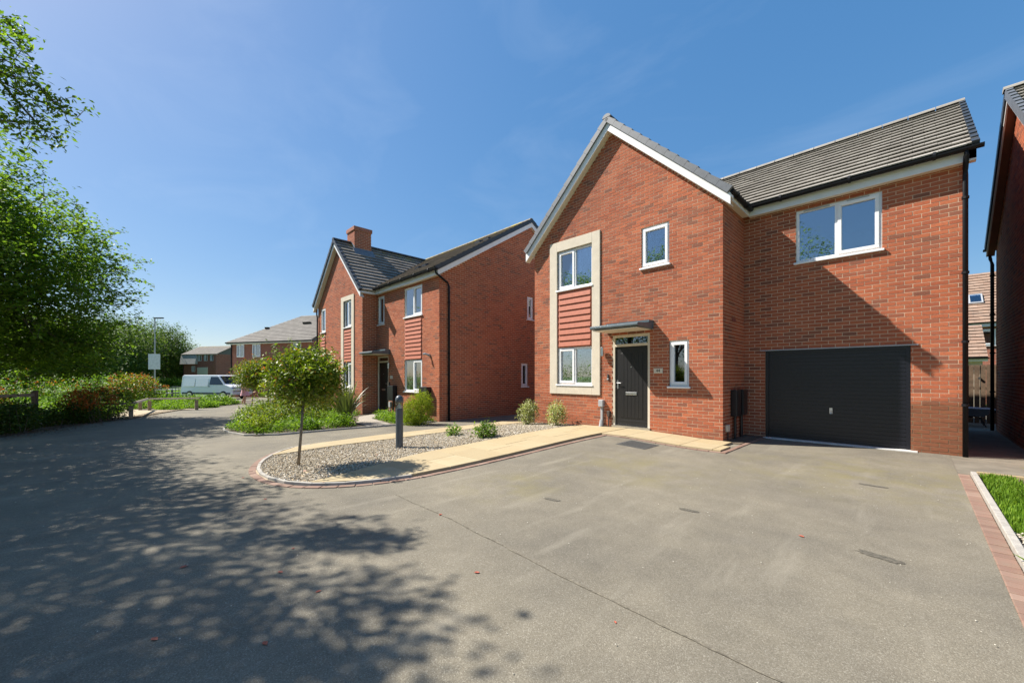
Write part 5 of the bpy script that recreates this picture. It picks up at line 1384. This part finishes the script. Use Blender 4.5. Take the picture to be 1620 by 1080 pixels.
# weedy bed before the neighbouring house
BEDP = [(-15.6, 2.45), (-14.4, 2.12), (-13.1, 2.2), (-12.3, 2.5), (-12.05, 3.0), (-12.08, 4.6), (-11.75, 6.0), (-11.62, 7.80), (-16.3, 7.80), (-16.36, 7.16), (-21.7, 7.16), (-24.8, 6.3), (-24.9, 5.3), (-24.0, 4.85), (-20, 3.75)]
sheet('bed', [BEDP], SOIL, .03).name = 'planting_bed_soil'
KB = empty('bed_kerb', (-13, 2.3, gz(-13)), 'low concrete kerb round the weedy bed before the neighbouring house', 'kerb')
edging(KB, smooth([(-24.9, 5.1), (-20, 3.68), (-15.7, 2.38), (-14.4, 2.04), (-13.1, 2.12), (-12.22, 2.42), (-11.97, 3.0), (-12.0, 4.6), (-11.67, 6.0), (-11.55, 7.5)], 2), .06, 1, 'kerb_stone', CONC, .05, step=.9)
pw = [(-16.2, 7.78), (-15.2, 7.78), (-14.2, 6.6), (-12.5, 6.3), (-11.9, 6.2), (-11.95, 5.4), (-13.2, 5.6), (-15.3, 6.6)]
sheet('path', [pw], plain('pale_gravel_path', (.33, .29, .235), .95, .25, 30, bmp=.6), .045).name = 'gravel_path'
WEEDB = [p for p in BEDP]
def weeds(name, poly, n, hmax, mat, seed, leaf=.06, avoid=None, dens=None):
    q = np.random.default_rng(seed); xs_ = [p[0] for p in poly]; ys_ = [p[1] for p in poly]; C = []
    while len(C) < n:
        x, y = q.uniform(min(xs_), max(xs_)), q.uniform(min(ys_), max(ys_))
        if not in_poly(x, y, poly) or (avoid and in_poly(x, y, avoid)): continue
        h = hmax * (.35 + .65 * abs(math.sin(x * 1.7 + 1) * math.sin(y * 2.3 + x)))
        if dens: h *= dens(x, y)
        if h < .04: continue
        C.append((x, y, G(x, y) + h * q.uniform(.15, 1)))
    P = sprays(np.array(C), 5, leaf * .9, q, .7)
    ob = link(name, leaf_mesh(name, P, leaf, .3, .5, rnd=q), mat); tag(ob, kind='stuff'); return ob
wo = weeds('ground_cover', [(-15.5, 2.5), (-14.4, 2.2), (-13.1, 2.28), (-12.4, 2.6), (-12.15, 3.1), (-12.18, 4.6), (-12.2, 5.2), (-13.3, 5.3), (-15.4, 6.3), (-16.4, 7.1), (-21.6, 7.1), (-24.6, 6.2), (-24.5, 5.3), (-20, 3.85)], 8000, .34, L_WEED, 41, .07)
tag(wo, 'low bright green weeds covering the bed before the neighbouring house', 'ground cover')
w2 = weeds('ground_cover', [(-15.1, 7.7), (-14.2, 6.7), (-12.6, 6.45), (-11.9, 6.3), (-11.7, 7.7)], 1500, .28, L_WEED, 42, .07)
tag(w2, 'patch of green weeds under the neighbouring house window', 'ground cover')
for i_, (x_, y_, r_, h_, mt_, lb_) in enumerate(((-13.2, 2.75, .38, .42, L_GOLD, 'lime green clump at the front corner of the weedy bed'), (-12.6, 3.9, .3, .32, L_GRN, 'small green clump at the bed edge facing the gravel'), (-12.7, 4.9, .34, .38, L_WEED, 'loose weed clump in front of the flax'), (-16.6, 3.2, .5, .5, L_WEED, 'weed clump on the lane side of the bed'))):
    shrub('bed_plant', lb_, 'plant', gb(x_, y_), [((0, 0, h_ * .5), (r_, r_, h_ * .6)), ((r_ * .5, .1, h_ * .6), (r_ * .5, r_ * .5, h_ * .5))], 900, .065, mt_, 'clumps in the weedy bed', seed=90 + i_, stems=4)
shrub('bed_shrub', 'rounded green bush at the tip of the weedy bed by the lane', 'shrub', gb(-14.3, 3.0), [((0, 0, .36), (.65, .6, .5)), ((-.6, .1, .26), (.5, .45, .36)), ((.55, .0, .22), (.4, .4, .32))], 5200, .06, L_PHOT, seed=43)
shrub('bed_shrub', 'dark green bush filling the bed behind the gravel bed tree', 'shrub', gb(-15.6, 4.0), [((0, 0, .4), (.8, .7, .45)), ((.9, .5, .3), (.6, .6, .4))], 5200, .075, L_PHOT, seed=44)
shrub('bed_shrub', 'green bush between the far bollard and the flax plant', 'shrub', gb(-18.2, 5.4), [((0, 0, .4), (.9, .7, .5)), ((-1.1, 0, .3), (.7, .6, .4))], 5200, .08, L_GRN, seed=45)
shrub('bed_shrub', 'dark red-green bush under the front gable of the neighbouring house', 'shrub', gb(-19.6, 6.3), [((0, 0, .6), (1.0, .6, .7)), ((1.2, 0, .5), (.8, .5, .55))], 6000, .08, L_PHOT, seed=46, red=L_RED, redn=40)

# ------------------------------------------------------------------ left side: fence, hedge, knee rail, path
fe_ = empty('rail_fence', (-19.3, -2.6, gz(-19.3)), 'weathered post and rail fence under the big tree at the left edge', 'fence')
FP = [(-21.0, -2.15), (-19.3, -2.95), (-17.6, -3.85), (-15.9, -4.75), (-14.2, -5.6), (-12.5, -6.5)]
for x, y in FP:
    m = MB((x, y, gz(x)), (.9, -.44, 0), (.44, .9, 0)); m.box(-.06, .06, -.06, .06, -.1, 1.2); m.build('post', WOODD if x < -20 else WOOD, fe_, bevel=.01)
for (x0, y0), (x1, y1) in zip(FP, FP[1:]):
    for z in (.35, .72, 1.06):
        a, b = Vector((x0, y0, gz(x0) + z)), Vector((x1, y1, gz(x1) + z)); n = Vector((.44, .9, 0)) * .03
        m = MB(); m.hexa([a - n - Vector((0, 0, .05)), b - n - Vector((0, 0, .05)), b + n - Vector((0, 0, .05)), a + n - Vector((0, 0, .05)), a - n + Vector((0, 0, .05)), b - n + Vector((0, 0, .05)), b + n + Vector((0, 0, .05)), a + n + Vector((0, 0, .05))]); m.build('rail', WOOD, fe_)
def hedge_line(pts, label, seed, h, w, n, mat, red=0, name='hedge', leaf=.075):
    q = np.random.default_rng(seed); base = gb(*pts[len(pts) // 2]); t = empty(name, base, label, 'hedge')
    blobs = []
    rs = resample(pts, .7)
    for p in rs:
        z = gz(p.x); hh = h * q.uniform(.75, 1.2); blobs.append(((p.x + q.normal() * .15, p.y + q.normal() * .15, z + hh * .45), (w * q.uniform(.8, 1.2), w * q.uniform(.8, 1.2), hh * .6)))
    C = blob_points(blobs, n // 5, .5, q); C = C[C[:, 2] > base[2] - .05]; P = sprays(C, 5, leaf, q, .8)
    link('foliage', leaf_mesh('foliage', P - np.array(base), leaf, .3, rnd=q), mat, t)
    if red:
        D = blob_points(blobs, red * 4, .95, q); D = D[D[:, 2] > base[2] + h * .55][:red]
        tag(link('new_growth', leaf_mesh('new_growth', sprays(D, 5, leaf * .8, q, .9) - np.array(base), leaf * 1.1, .1, .4, rnd=q), L_RED, t), kind='stuff')
    m = MB()
    for k in range(40):
        e = Vector(C[q.integers(len(C))]); p = rs[q.integers(len(rs))]; s = Vector((e.x + q.normal() * .1, e.y + q.normal() * .1, gz(p.x) - .03)); m.tube([s, s.lerp(e, .5), e], [.015, .01, .005], 5)
    m.build('stem', BARK, t); return t
hedge_line([(-17.2, -3.3), (-18.6, -2.55), (-20.0, -1.9), (-21.3, -1.2)], 'dark green hedge along the lane under the big tree', 51, .75, .55, 12000, L_DARK)
hedge_line([(-20.9, -1.1), (-22.3, -.45)], 'red tipped hedge where it meets the knee rail', 52, 1.05, .5, 5200, L_DARK, red=330)
hedge_line([(-12.6, -5.6), (-14.6, -4.6), (-16.8, -3.6)], 'low dark undergrowth below the rail fence', 53, .5, .5, 5000, L_DARK)
hedge_line([(-23.5, -3.6), (-22.5, -3.4), (-21.3, -3.6)], 'orange red bushes glowing behind the rail fence', 54, 1.3, .5, 3000, L_WEED, red=220)
hedge_line([tuple(w_cam(-60, 19.5).xy), tuple(w_cam(40, 20.5).xy), tuple(w_cam(110, 22.5).xy), tuple(w_cam(165, 26).xy)], 'bright green thicket glimpsed behind the rail fence', 49, 1.7, .8, 11000, L_GRN, leaf=.10, red=60)
hedge_line([(-30, -9), (-27, -8), (-24, -7.6), (-21, -7.6), (-17, -8.5), (-13, -10)], 'sunlit green scrub behind the rail fence', 55, 2.6, 1.2, 11000, L_GRN, leaf=.12)
shrub('round_bush', 'big dome-shaped bush with coppery tips beyond the knee rail', 'shrub', (-32.2, .4, gz(-32.2)), [((0, 0, .85), (1.3, 1.3, 1.05)), ((.4, .3, .9), (1.0, 1.0, .95)), ((-.4, -.3, .8), (1.0, 1.0, .95))], 9000, .10, L_PHOT, seed=56, red=L_RED, redn=190, redz=.5)
kr = empty('knee_rail', (-26, 1.5, gz(-26)), 'low timber knee rail fence beside the sandy path', 'fence')
KP = [(-22.04, .22), (-27.9, .62), (-27.2, .95), (-26.2, 2.72)]
for x, y in KP: m = MB((x, y, gz(x)), (1, 0, 0), (0, -1, 0)); m.box(-.07, .07, -.07, .07, -.1, .52); m.build('post', WOOD, kr, bevel=.01)
for (a, b) in (((-22.0, .05), (-22.4, -.9)), ((-22.04, .25), (-27.6, .9)), ((-27.9, .62), (-22.5, -.2)), ((-27.2, .95), (-26.15, 2.85))):
    if a == (-27.9, .62): continue
    p, q_ = Vector((a[0], a[1], gz(a[0]) + .58)), Vector((b[0], b[1], gz(b[0]) + .58)); d = (q_ - p).normalized(); n = Vector((-d.y, d.x, 0)) * .07; u = Vector((0, 0, .07))
    m = MB(); m.hexa([p - n, p + n, q_ + n, q_ - n, p - n * .3 + u, p + n * .3 + u, q_ + n * .3 + u, q_ - n * .3 + u]); m.build('rail', WOOD, kr)
# shrubs between the path and the lane
k = 0
for (x, y, r, h, mt, lb) in ((-29.0, 2.0, .9, .55, L_WEED, 'low yellow-green shrub mound behind the end of the knee rail'), (-30.3, 3.2, .9, .6, L_GRN, 'bright green shrub mound in front of the van'), (-31.0, 4.4, .8, .75, L_GRN, 'leafy green shrub beside the walking person'),
                          (-31.8, 1.8, 1.0, .6, L_WEED, 'yellow-green shrub mound beyond the knee rail posts'), (-30.2, .6, 1.0, .55, L_WEED, 'low lime shrub beside the dome-shaped bush'), (-33.0, 3.2, 1.0, .7, L_GRN, 'green shrub mound by the rear of the van'), (-28.2, 3.3, .6, .35, L_WEED, 'flat green weed cushion at the edge of the lane')):
    k += 1
    shrub('shrub_mound', lb, 'shrub', (x, y, gz(x)), [((0, 0, h * .36), (r, r, h * .44)), ((r * .6, r * .2, h * .3), (r * .6, r * .6, h * .36)), ((-r * .6, -r * .2, h * .3), (r * .6, r * .6, h * .34))], 2400, .10, mt, 'green shrub mounds by the lane', seed=60 + k, stems=4)
o = weeds('ground_cover', [(-26.6, 2.0), (-27.4, 1.3), (-30.5, 1.0), (-33, 3.5), (-31.2, 5.6), (-29.6, 4.6), (-27.6, 2.6)], 3500, .26, L_WEED, 71, .09)
tag(o, 'loose green weeds between the knee rail and the lane', 'ground cover')
o = weeds('ground_cover', [(-22.3, -.6), (-27, .0), (-30, -.5), (-30, -3), (-23, -3.2)], 5000, .5, L_WEED, 72, .11)
tag(o, 'tall sunlit weeds behind the sandy path', 'ground cover')
grass('grass', [(-29.5, -6), (-34, 1), (-50, 4.5), (-75, 6), (-75, -10), (-34, -10)], 16000, .16, None, lambda x, y: gz(x) + .03, lean=.8, wd=.03)
# leaf litter along the lane edge
P = []
for i in range(2600):
    t = rng.uniform(0, 1) * 5.0; kx = 3 + t; a = EDGE[int(kx)]; b = EDGE[min(int(kx) + 1, len(EDGE) - 1)]; f = kx - int(kx); off = abs(rng.normal()) * .55 - .25
    x, y = a[0] + (b[0] - a[0]) * f + off * .44, a[1] + (b[1] - a[1]) * f + off * .9; P.append((x, y, max(gz(x) + .026, G(x, y) + .012)))
o = link('leaf_litter', leaf_mesh('leaf_litter', np.array(P), .05, 3.), L_LITTER); tag(o, 'brown leaf litter lying along the edge of the lane', 'leaf litter', kind='stuff')

# ------------------------------------------------------------------ trees
def edge_keep(seed, thr):
    def f(C):
        v = np.sin(C[:, 0] * 2.1 + seed) * np.sin(C[:, 1] * 1.9 + seed * 2) + np.sin(C[:, 2] * 2.4 + C[:, 0] * .8 + seed); return v > thr
    return f
# big tree at the left edge of the picture
tree('maple_tree', 'large leafy tree overhanging the rail fence at the left edge',
     [((-22.4, -3.1, 4.5), (3.3, 3.1, 3.1)), ((-22.0, -4.3, 7.0), (2.5, 2.4, 2.4)), ((-23.4, -2.1, 3.3), (2.1, 1.9, 1.8)), ((-24.0, -1.9, 6.4), (2.0, 1.8, 1.8)), ((-20.8, -4.2, 5.2), (2.2, 2.2, 2.6)), ((-22.9, -1.6, 2.3), (1.6, 1.2, 1.0))],
     (-22.8, -3.7, gz(-22.8)), (-22.4, -3.6, 7.5), .17, 4400, 14, .14, .22, L_TREE, seed=101, keep=edge_keep(1, -1.15), n_limbs=60, sprigs=420, sprig_len=1.0)
# tree out of frame whose bough reaches into the top left corner and whose shade falls over the lane
BT = tree('maple_tree', 'tree whose leafy bough hangs into the top left corner',
     [((-10.0, -4.4, 6.8), (2.6, 2.4, 2.3)), ((-8.2, -3.8, 6.0), (1.6, 1.1, .9)), ((-7.1, -2.9, 5.7), (1.2, 1.0, .9)), ((-11.2, -3.4, 5.6), (1.7, 1.5, 1.7)), ((-8.0, -4.6, 7.2), (2.0, 1.8, 1.5)), ((-6.5, -2.15, 5.1), (.6, .5, .45)), ((-7.15, -1.95, 5.6), (.7, .5, .45)), ((-6.5, -1.75, 5.4), (.6, .4, .4)), ((-10.2, -3.4, 5.2), (.8, .6, .6))],
     (-10.3, -6.0, gz(-10.3)), (-9.6, -4.6, 8.0), .16, 2500, 14, .10, .19, L_TREE, seed=102, keep=edge_keep(4, -1.3), n_limbs=70, sprigs=90, sprig_len=.7)
def px3(x, y, b): q = w_cam(x, b); return Vector((q.x, q.y, CAM_H + (595 - y) / 627 * b))
q5 = np.random.default_rng(77); tw = MB(); LP = []
BC = [([(-260, 20), (-90, 75), (0, 128), (60, 160), (122, 186)], 4.7), ([(-200, 10), (-60, 25), (5, 50), (50, 92)], 4.6), ([(-40, 105), (20, 120), (62, 138), (92, 168)], 4.55), ([(0, 128), (40, 175), (68, 205), (84, 212)], 4.75), ([(-90, 60), (-30, 90), (10, 96), (55, 122)], 4.8), ([(-120, 130), (-50, 170), (0, 190), (36, 196)], 4.6), ([(-80, 20), (-20, 40), (12, 30), (30, 62)], 4.9)]
for cv, b_ in BC:
    pts = [px3(x, y, b_ + .12 * math.sin(i * 1.7 + x * .02)) for i, (x, y) in enumerate(cv)]; n = len(pts)
    tw.tube(pts, [.016 * (1 - .8 * i / (n - 1)) for i in range(n)], 5)
    for i in range(n - 1):
        for f in np.linspace(0, 1, 9)[:-1] if i < n - 2 else np.linspace(0, 1, 10):
            p = pts[i].lerp(pts[i + 1], f); e = p + Vector(q5.normal(size=3) * .075) - Vector((0, 0, .02)); tw.tube([p, e], [.004, .002], 4); LP.append(tuple(e))
tw.build('bough', BARK, BT); LP = np.array(LP)
link('bough_leaves', leaf_mesh('bough_leaves', sprays(LP, 12, .05, q5, .8) - np.array(ORG[BT]), .062, .35, .48, rnd=q5), L_TREE, BT)
tree('maple_tree', 'tree shading the lane between the corner bough and the big left tree',
     [((-14.6, -4.8, 6.2), (2.7, 2.4, 2.4)), ((-12.4, -3.3, 5.4), (1.7, 1.4, 1.4)), ((-17.6, -4.6, 6.4), (2.3, 2.0, 2.2)), ((-10.9, -2.05, 5.9), (.8, .45, .45)), ((-15.6, -3.2, 4.8), (1.6, 1.3, 1.3))],
     (-15.0, -6.4, gz(-15)), (-14.8, -5.0, 8.0), .17, 2600, 13, .11, .24, L_TREE, seed=103, n_limbs=50)
for i, (x, y, h, r, lb) in enumerate(((-6.3, -14.5, 12.6, 3.2, 'tree mirrored in the window above the garage'), (-11.5, -13.0, 10.5, 3.2, 'tall tree beside the lane opposite the neighbouring house'), (2.5, -17, 8.0, 3.0, 'lower tree across the lane from the drive'), (-17, -12.5, 11, 3.4, 'tall tree growing behind the rail fence'))):
    tree('maple_tree', lb, [((x, y, h * .62), (r, r, h * .34)), ((x + r * .5, y, h * .5), (r * .7, r * .7, h * .25)), ((x - r * .5, y, h * .55), (r * .7, r * .7, h * .28))], (x, y, 0), (x, y, h * .8), .17, 900, 10, .19, .32, L_TREE, seed=110 + i, n_limbs=24)
# trees on the far side of the meadow
FT = [(150, 62, 11.0, 4.4), (182, 70, 12.6, 5.0), (212, 80, 13.4, 5.4), (232, 96, 15.4, 5.6), (258, 92, 14.6, 5.2), (281, 98, 11.6, 4.4), (118, 48, 9.0, 3.8), (170, 100, 16.0, 6.0), (60, 46, 10, 4.2), (20, 42, 10, 4.2)]
FL = ['shortest of the far trees, next to the big left tree', 'far tree left of the lamp post, with a full crown', 'far tree just left of the lamp post', 'far tree directly behind the lamp post sign', 'far tree to the right of the lamp post', 'rightmost far tree beside the terrace', 'far tree half hidden by the big left tree', 'tall far tree filling the gap behind the others', 'far tree behind the big left tree', 'far tree at the left edge behind the rail fence']
for i, ((px, b, h, r), lb) in enumerate(zip(FT, FL)):
    p = w_cam(px, b); z = gz(p.x)
    tree('field_tree', lb, [((p.x, p.y, z + h * .58), (r, r, h * .40)), ((p.x + r * .6, p.y, z + h * .42), (r * .7, r * .7, h * .32)), ((p.x - r * .6, p.y + .4, z + h * .45), (r * .7, r * .7, h * .33))], (p.x, p.y, z), (p.x, p.y, z + h * .8), .26, 1500, 10, .40, .62, L_FAR, group='trees across the meadow', seed=130 + i, n_limbs=22, keep=edge_keep(i, -1.2))
hedge_line([tuple(w_cam(236, 74).xy), tuple(w_cam(262, 76).xy), tuple(w_cam(292, 78).xy)], 'pale clipped hedge across the meadow under the far trees', 57, 1.6, .9, 6000, L_GRN, leaf=.22)
hedge_line([tuple(w_cam(-60, 66).xy), tuple(w_cam(60, 70).xy), tuple(w_cam(150, 90).xy), tuple(w_cam(235, 106).xy), tuple(w_cam(292, 112).xy)], 'long dark hedgerow closing the meadow', 58, 4.5, 2.8, 16000, L_FAR, leaf=.45)
hedge_line([tuple(w_cam(300, 62).xy), tuple(w_cam(330, 66).xy), tuple(w_cam(360, 66).xy)], 'low hedge before the far terrace', 59, 1.3, 1.0, 4000, L_FAR, leaf=.2)

# ------------------------------------------------------------------ street lamp, bench, gate
lp = w_cam(245, 40); z = gz(lp.x)
sg = empty('street_lamp', (lp.x, lp.y, z), 'tall grey street lamp with a white sign board on its post', 'lamp post')
RT = Vector((.7003, .7140, 0)); BK = Vector((-.714, .7003, 0))
m = MB(); m.tube([(lp.x, lp.y, z - .1), (lp.x, lp.y, z + 1.2), (lp.x, lp.y, z + 1.25), (lp.x, lp.y, z + 7.9)], [.10, .10, .065, .05], 10); m.build('post', GREYP, sg, smooth=False)
m = MB(tuple(lp), tuple(RT), tuple(-BK)); m.box(-.06, .85, -.10, .10, z + 7.86, z + 7.98); m.build('lantern', BOLL, sg, bevel=.02)
sn = (RT * .60 - BK * .80).normalized(); su = Vector((-sn.y, sn.x, 0)); m = MB(tuple(lp - RT * .05), tuple(su), tuple(sn)); m.box(-.45, .45, .07, .10, z + 2.75, z + 4.3); m.build('sign_board', plain('sign_white', (.72, .72, .74), .5), sg)
bn = w_cam(268, 36); z = gz(bn.x) + .03
t = empty('picnic_bench', (bn.x, bn.y, z), 'grey picnic bench on the meadow beside the lamp post', 'bench')
m = MB((bn.x, bn.y, 0), tuple(RT), tuple(-BK)); m.box(-.8, .8, -.35, .35, z + .72, z + .78); m.build('table_top', GREYP, t)
for s in (-1, 1):
    m = MB((bn.x, bn.y, 0), tuple(RT), tuple(-BK)); m.box(-.8, .8, s * .7 - .13, s * .7 + .13, z + .42, z + .47); m.build('seat', GREYP, t)
    m = MB((bn.x, bn.y, 0), tuple(RT), tuple(-BK)); m.box(s * .25 - .05, s * .25 + .05, -.72, .72, z + .36, z + .42); m.box(s * .25 - .05, s * .25 + .05, -.06, .06, z, z + .72); m.build('leg', BOLL, t)
gp = w_cam(283, 35); z = gz(gp.x) + .03
t = empty('metal_barrier', (gp.x, gp.y, z), 'small dark metal hoop barrier behind the van', 'barrier')
for k in range(5):
    m = MB(); q_ = gp + RT * (k * .3 - .6); m.tube([(q_.x, q_.y, z), (q_.x, q_.y, z + 1.0)], .02, 6); m.build('bar', BOLL, t)
for zz in (.25, 1.0):
    m = MB(); a, b_ = gp - RT * .62, gp + RT * .62; m.tube([(a.x, a.y, z + zz), (b_.x, b_.y, z + zz)], .025, 6); m.build('rail', BOLL, t)

# ------------------------------------------------------------------ van and cars
PAINTW = plain('white_paint', (.74, .75, .77), .25, .03, 2, spec=.6)
TYRE = plain('tyre_rubber', (.018, .018, .018), .85, .2, 20)
CARGL = plain('vehicle_glass', (.012, .014, .017), .06, .1, 3, spec=.8)
LAMPC = plain('headlamp', (.55, .55, .55), .2)
def vehicle(name, label, cat, pos, ang, prof, width, wheels, wr, windows, group=None, tumble=.12, belt=1.0, extras=None, seed=0):
    """prof: side outline (x forward, z); body narrows above the belt line"""
    z0 = gz(pos.x) + .04; t = empty(name, (pos.x, pos.y, z0), label, cat, group)
    U = Vector((math.cos(ang), math.sin(ang), 0)); Nn = Vector((U.y, -U.x, 0)); hw = width / 2
    ztop = max(p[1] for p in prof)
    def hwz(z): return hw - (tumble * max(0, z - belt) / max(.01, ztop - belt))
    def P(x, s, z): return Vector((pos.x, pos.y, z0)) + U * x + Nn * s * hwz(z) + Vector((0, 0, z))
    m = MB(); n = len(prof); b = len(m.v)
    for s in (-1, 1):
        for x, z in prof: m.v.append(tuple(P(x, s, z)))
    m.f.append(tuple(range(b, b + n))); m.f.append(tuple(range(b + 2 * n - 1, b + n - 1, -1)))
    for i in range(n): j = (i + 1) % n; m.f.append((b + i, b + n + i, b + n + j, b + j))
    body = m.build('body', PAINTW, t, bevel=.05)
    for (nm, kind, pts, off) in windows:
        if kind == 'side':
            for s in (-1, 1):
                q = MB(); k = len(pts); a = len(q.v)
                for d in (0, .012):
                    for x, z in pts: q.v.append(tuple(P(x, s, z) + Nn * s * (d + .004)))
                q.f.append(tuple(range(a, a + k))); q.f.append(tuple(range(a + 2 * k - 1, a + k - 1, -1)))
                for i in range(k): j = (i + 1) % k; q.f.append((a + i, a + k + i, a + k + j, a + j))
                q.build(nm, off, t)
        else:
            (x0, z0_), (x1, z1_) = pts; d = Vector((z1_ - z0_, 0, -(x1 - x0))); d = Vector((abs(z1_ - z0_), 0, abs(x1 - x0))).normalized() * .014; dd = U * (d.x if kind == 'front' else -d.x) + Vector((0, 0, d.z))
            q = MB(); ins = .92
            c = [P(x0, -ins, z0_), P(x0, ins, z0_), P(x1, ins, z1_), P(x1, -ins, z1_)]
            q.hexa([p - dd * .2 for p in c] + [p + dd for p in c]); q.build(nm, off, t)
    for x in wheels:
        for s in (-1, 1):
            c = P(x, s, wr); q = MB(); q.tube([c - Nn * s * .2, c + Nn * s * .015], wr, 20); wh = q.build('wheel', TYRE, t)
            q = MB(); q.tube([c + Nn * s * .012, c + Nn * s * .03], wr * .62, 14); q.build('rim', STEEL, wh)
    for x, z, r, mt, nm in (extras or []):
        for s in (-1, 1):
            q = MB(); c = P(x, s * .78, z); q.hexa([c + U * a_ + Nn * s * b_ * .16 + Vector((0, 0, zc)) for zc in (-r, r) for a_, b_ in ((-.1, -1), (.03, -1), (-.02, 1), (-.1, 1))]); q.build(nm, mt, t)
    return t, P, U, Nn
vp = w_cam(343, 33.0)
van_ang = math.atan2(RT.y, RT.x) + R(-10)
vanprof = [(-2.4, .35), (-2.45, .6), (-2.42, 1.85), (-2.3, 1.97), (.9, 1.97), (1.1, 1.9), (1.75, 1.22), (2.35, 1.02), (2.48, .85), (2.5, .45), (2.45, .35)]
t, P, U_, N_ = vehicle('delivery_van', 'white panel van parked across the lane behind the shrubs', 'van', vp, van_ang, vanprof, 1.97, (-1.55, 1.65), .34,
    [('windscreen', 'front', ((1.70, 1.28), (1.14, 1.86)), CARGL), ('side_window', 'side', [(.30, 1.18), (1.62, 1.18), (1.50, 1.34), (1.02, 1.82), (.36, 1.82)], CARGL),
     ('side_panel', 'side', [(-2.2, 1.05), (-1.1, 1.05), (-1.1, 1.72), (-2.2, 1.72)], PAINTW), ('side_panel', 'side', [(-1.0, 1.05), (.18, 1.05), (.18, 1.72), (-1.0, 1.72)], PAINTW), ('door_handle', 'side', [(.22, 1.02), (.38, 1.02), (.38, 1.07), (.22, 1.07)], BLACK), ('lower_trim', 'side', [(-2.3, .42), (2.3, .42), (2.3, .55), (-2.3, .55)], plain('van_trim', (.05, .05, .055), .6)), ('grille', 'front', ((2.49, .62), (2.40, .98)), BLACK)],
    extras=[(2.40, .86, .10, LAMPC, 'headlight'), (1.30, 1.30, .11, BLACK, 'wing_mirror')], tumble=.16)
carprof = [(-2.0, .3), (-2.1, .55), (-2.05, .95), (-1.75, 1.05), (-1.35, 1.45), (-.9, 1.58), (.2, 1.58), (.55, 1.5), (1.1, 1.02), (1.9, .88), (2.08, .65), (2.08, .35), (2.0, .3)]
for px, b_, a_, lb in ((336, 70, 20, 'white car parked on the drive of the far terrace'), (357, 74, 60, 'white car half hidden beside the hipped house')):
    vehicle('parked_car', lb, 'car', w_cam(px, b_) + Vector((0, 0, 0)), math.atan2(RT.y, RT.x) + R(a_), carprof, 1.78, (-1.25, 1.3), .32,
        [('windscreen', 'front', ((1.05, 1.06), (.58, 1.48)), CARGL), ('rear_window', 'rear', ((-1.72, 1.08), (-1.38, 1.43)), CARGL), ('side_window', 'side', [(-1.3, 1.05), (.95, 1.05), (.5, 1.45), (-.9, 1.5), (-1.2, 1.4)], CARGL)], 'cars by the far terrace',
        extras=[(2.0, .68, .08, LAMPC, 'headlight')], belt=.95, tumble=.2)

# ------------------------------------------------------------------ person walking on the lane
SKIN = plain('skin', (.50, .28, .19), .6, .05, 8); DRESS = plain('pink_patterned_dress', (.62, .32, .33), .85, .35, 22); HAIR = plain('brown_hair', (.09, .05, .03), .6, .2, 30); SHOE = plain('dark_shoe', (.04, .03, .03), .6)
pb = w_cam(387.5, 24.6); pz0 = G(pb.x, pb.y)
pr = empty('person', (pb.x, pb.y, pz0), 'person in a pink dress walking along the lane behind the shrubs', 'person')
def skin_body(name, verts, edges, radii, mat, parent, sub=2):
    me = bpy.data.meshes.new(name); me.from_pydata(verts, edges, []); o = link(name, me, mat, parent)
    md = o.modifiers.new('skin', 'SKIN'); md.use_smooth_shade = True
    for i, r in enumerate(radii): me.skin_vertices[0].data[i].radius = (r, r)
    me.skin_vertices[0].data[0].use_root = True
    o.modifiers.new('subd', 'SUBSURF').levels = sub; o.modifiers['subd'].render_levels = sub; return o
BV = [(0, 0, .92), (0, .0, 1.12), (0, .01, 1.34), (0, .0, 1.44), (0, .01, 1.53), (0, .015, 1.62),
      (-.17, 0, 1.36), (-.23, .03, 1.10), (-.22, -.10, .88), (-.22, -.14, .80), (.17, 0, 1.36), (.23, -.03, 1.10), (.22, .10, .90), (.22, .14, .82),
      (-.09, 0, .86), (-.12, -.16, .48), (-.12, -.10, .09), (-.12, -.24, .035), (.09, 0, .86), (.10, .14, .48), (.10, .34, .13), (.10, .26, .04)]
BE = [(0, 1), (1, 2), (2, 3), (3, 4), (4, 5), (2, 6), (6, 7), (7, 8), (8, 9), (2, 10), (10, 11), (11, 12), (12, 13), (0, 14), (14, 15), (15, 16), (16, 17), (0, 18), (18, 19), (19, 20), (20, 21)]
BR = [.14, .115, .125, .055, .085, .085, .055, .042, .034, .035, .055, .042, .034, .035, .085, .06, .04, .038, .085, .06, .04, .038]
bo = skin_body('body', BV, BE, BR, SKIN, pr); bo.rotation_euler = (0, 0, math.atan2(RT.y, RT.x) + R(75))
m = MB(); rings = [(.12, .10, 1.40), (.17, .12, 1.36), (.165, .13, 1.22), (.145, .125, 1.06), (.19, .165, .90), (.25, .24, .62), (.26, .26, .58)]
for rx_, ry_, z_ in rings:
    for k in range(18): th = 2 * math.pi * k / 18; m.v.append((rx_ * math.cos(th) * (1 + .04 * math.cos(6 * th) * (z_ < .95)), ry_ * math.sin(th), z_))
for i in range(len(rings) - 1):
    for k in range(18): j = (k + 1) % 18; m.f.append((i * 18 + k, i * 18 + j, i * 18 + 18 + j, i * 18 + 18 + k))
me = m.mesh('dress'); d_ = link('dress', me, DRESS, pr); d_.rotation_euler = bo.rotation_euler
for p in me.polygons: p.use_smooth = True
m = MB(); m.lathe((0, .02, 1.50), [(.07, -.02), (.10, .06), (.105, .12), (.085, .18), (.04, .215)], 14); me = m.mesh('hair'); h_ = link('hair', me, HAIR, pr); h_.rotation_euler = bo.rotation_euler
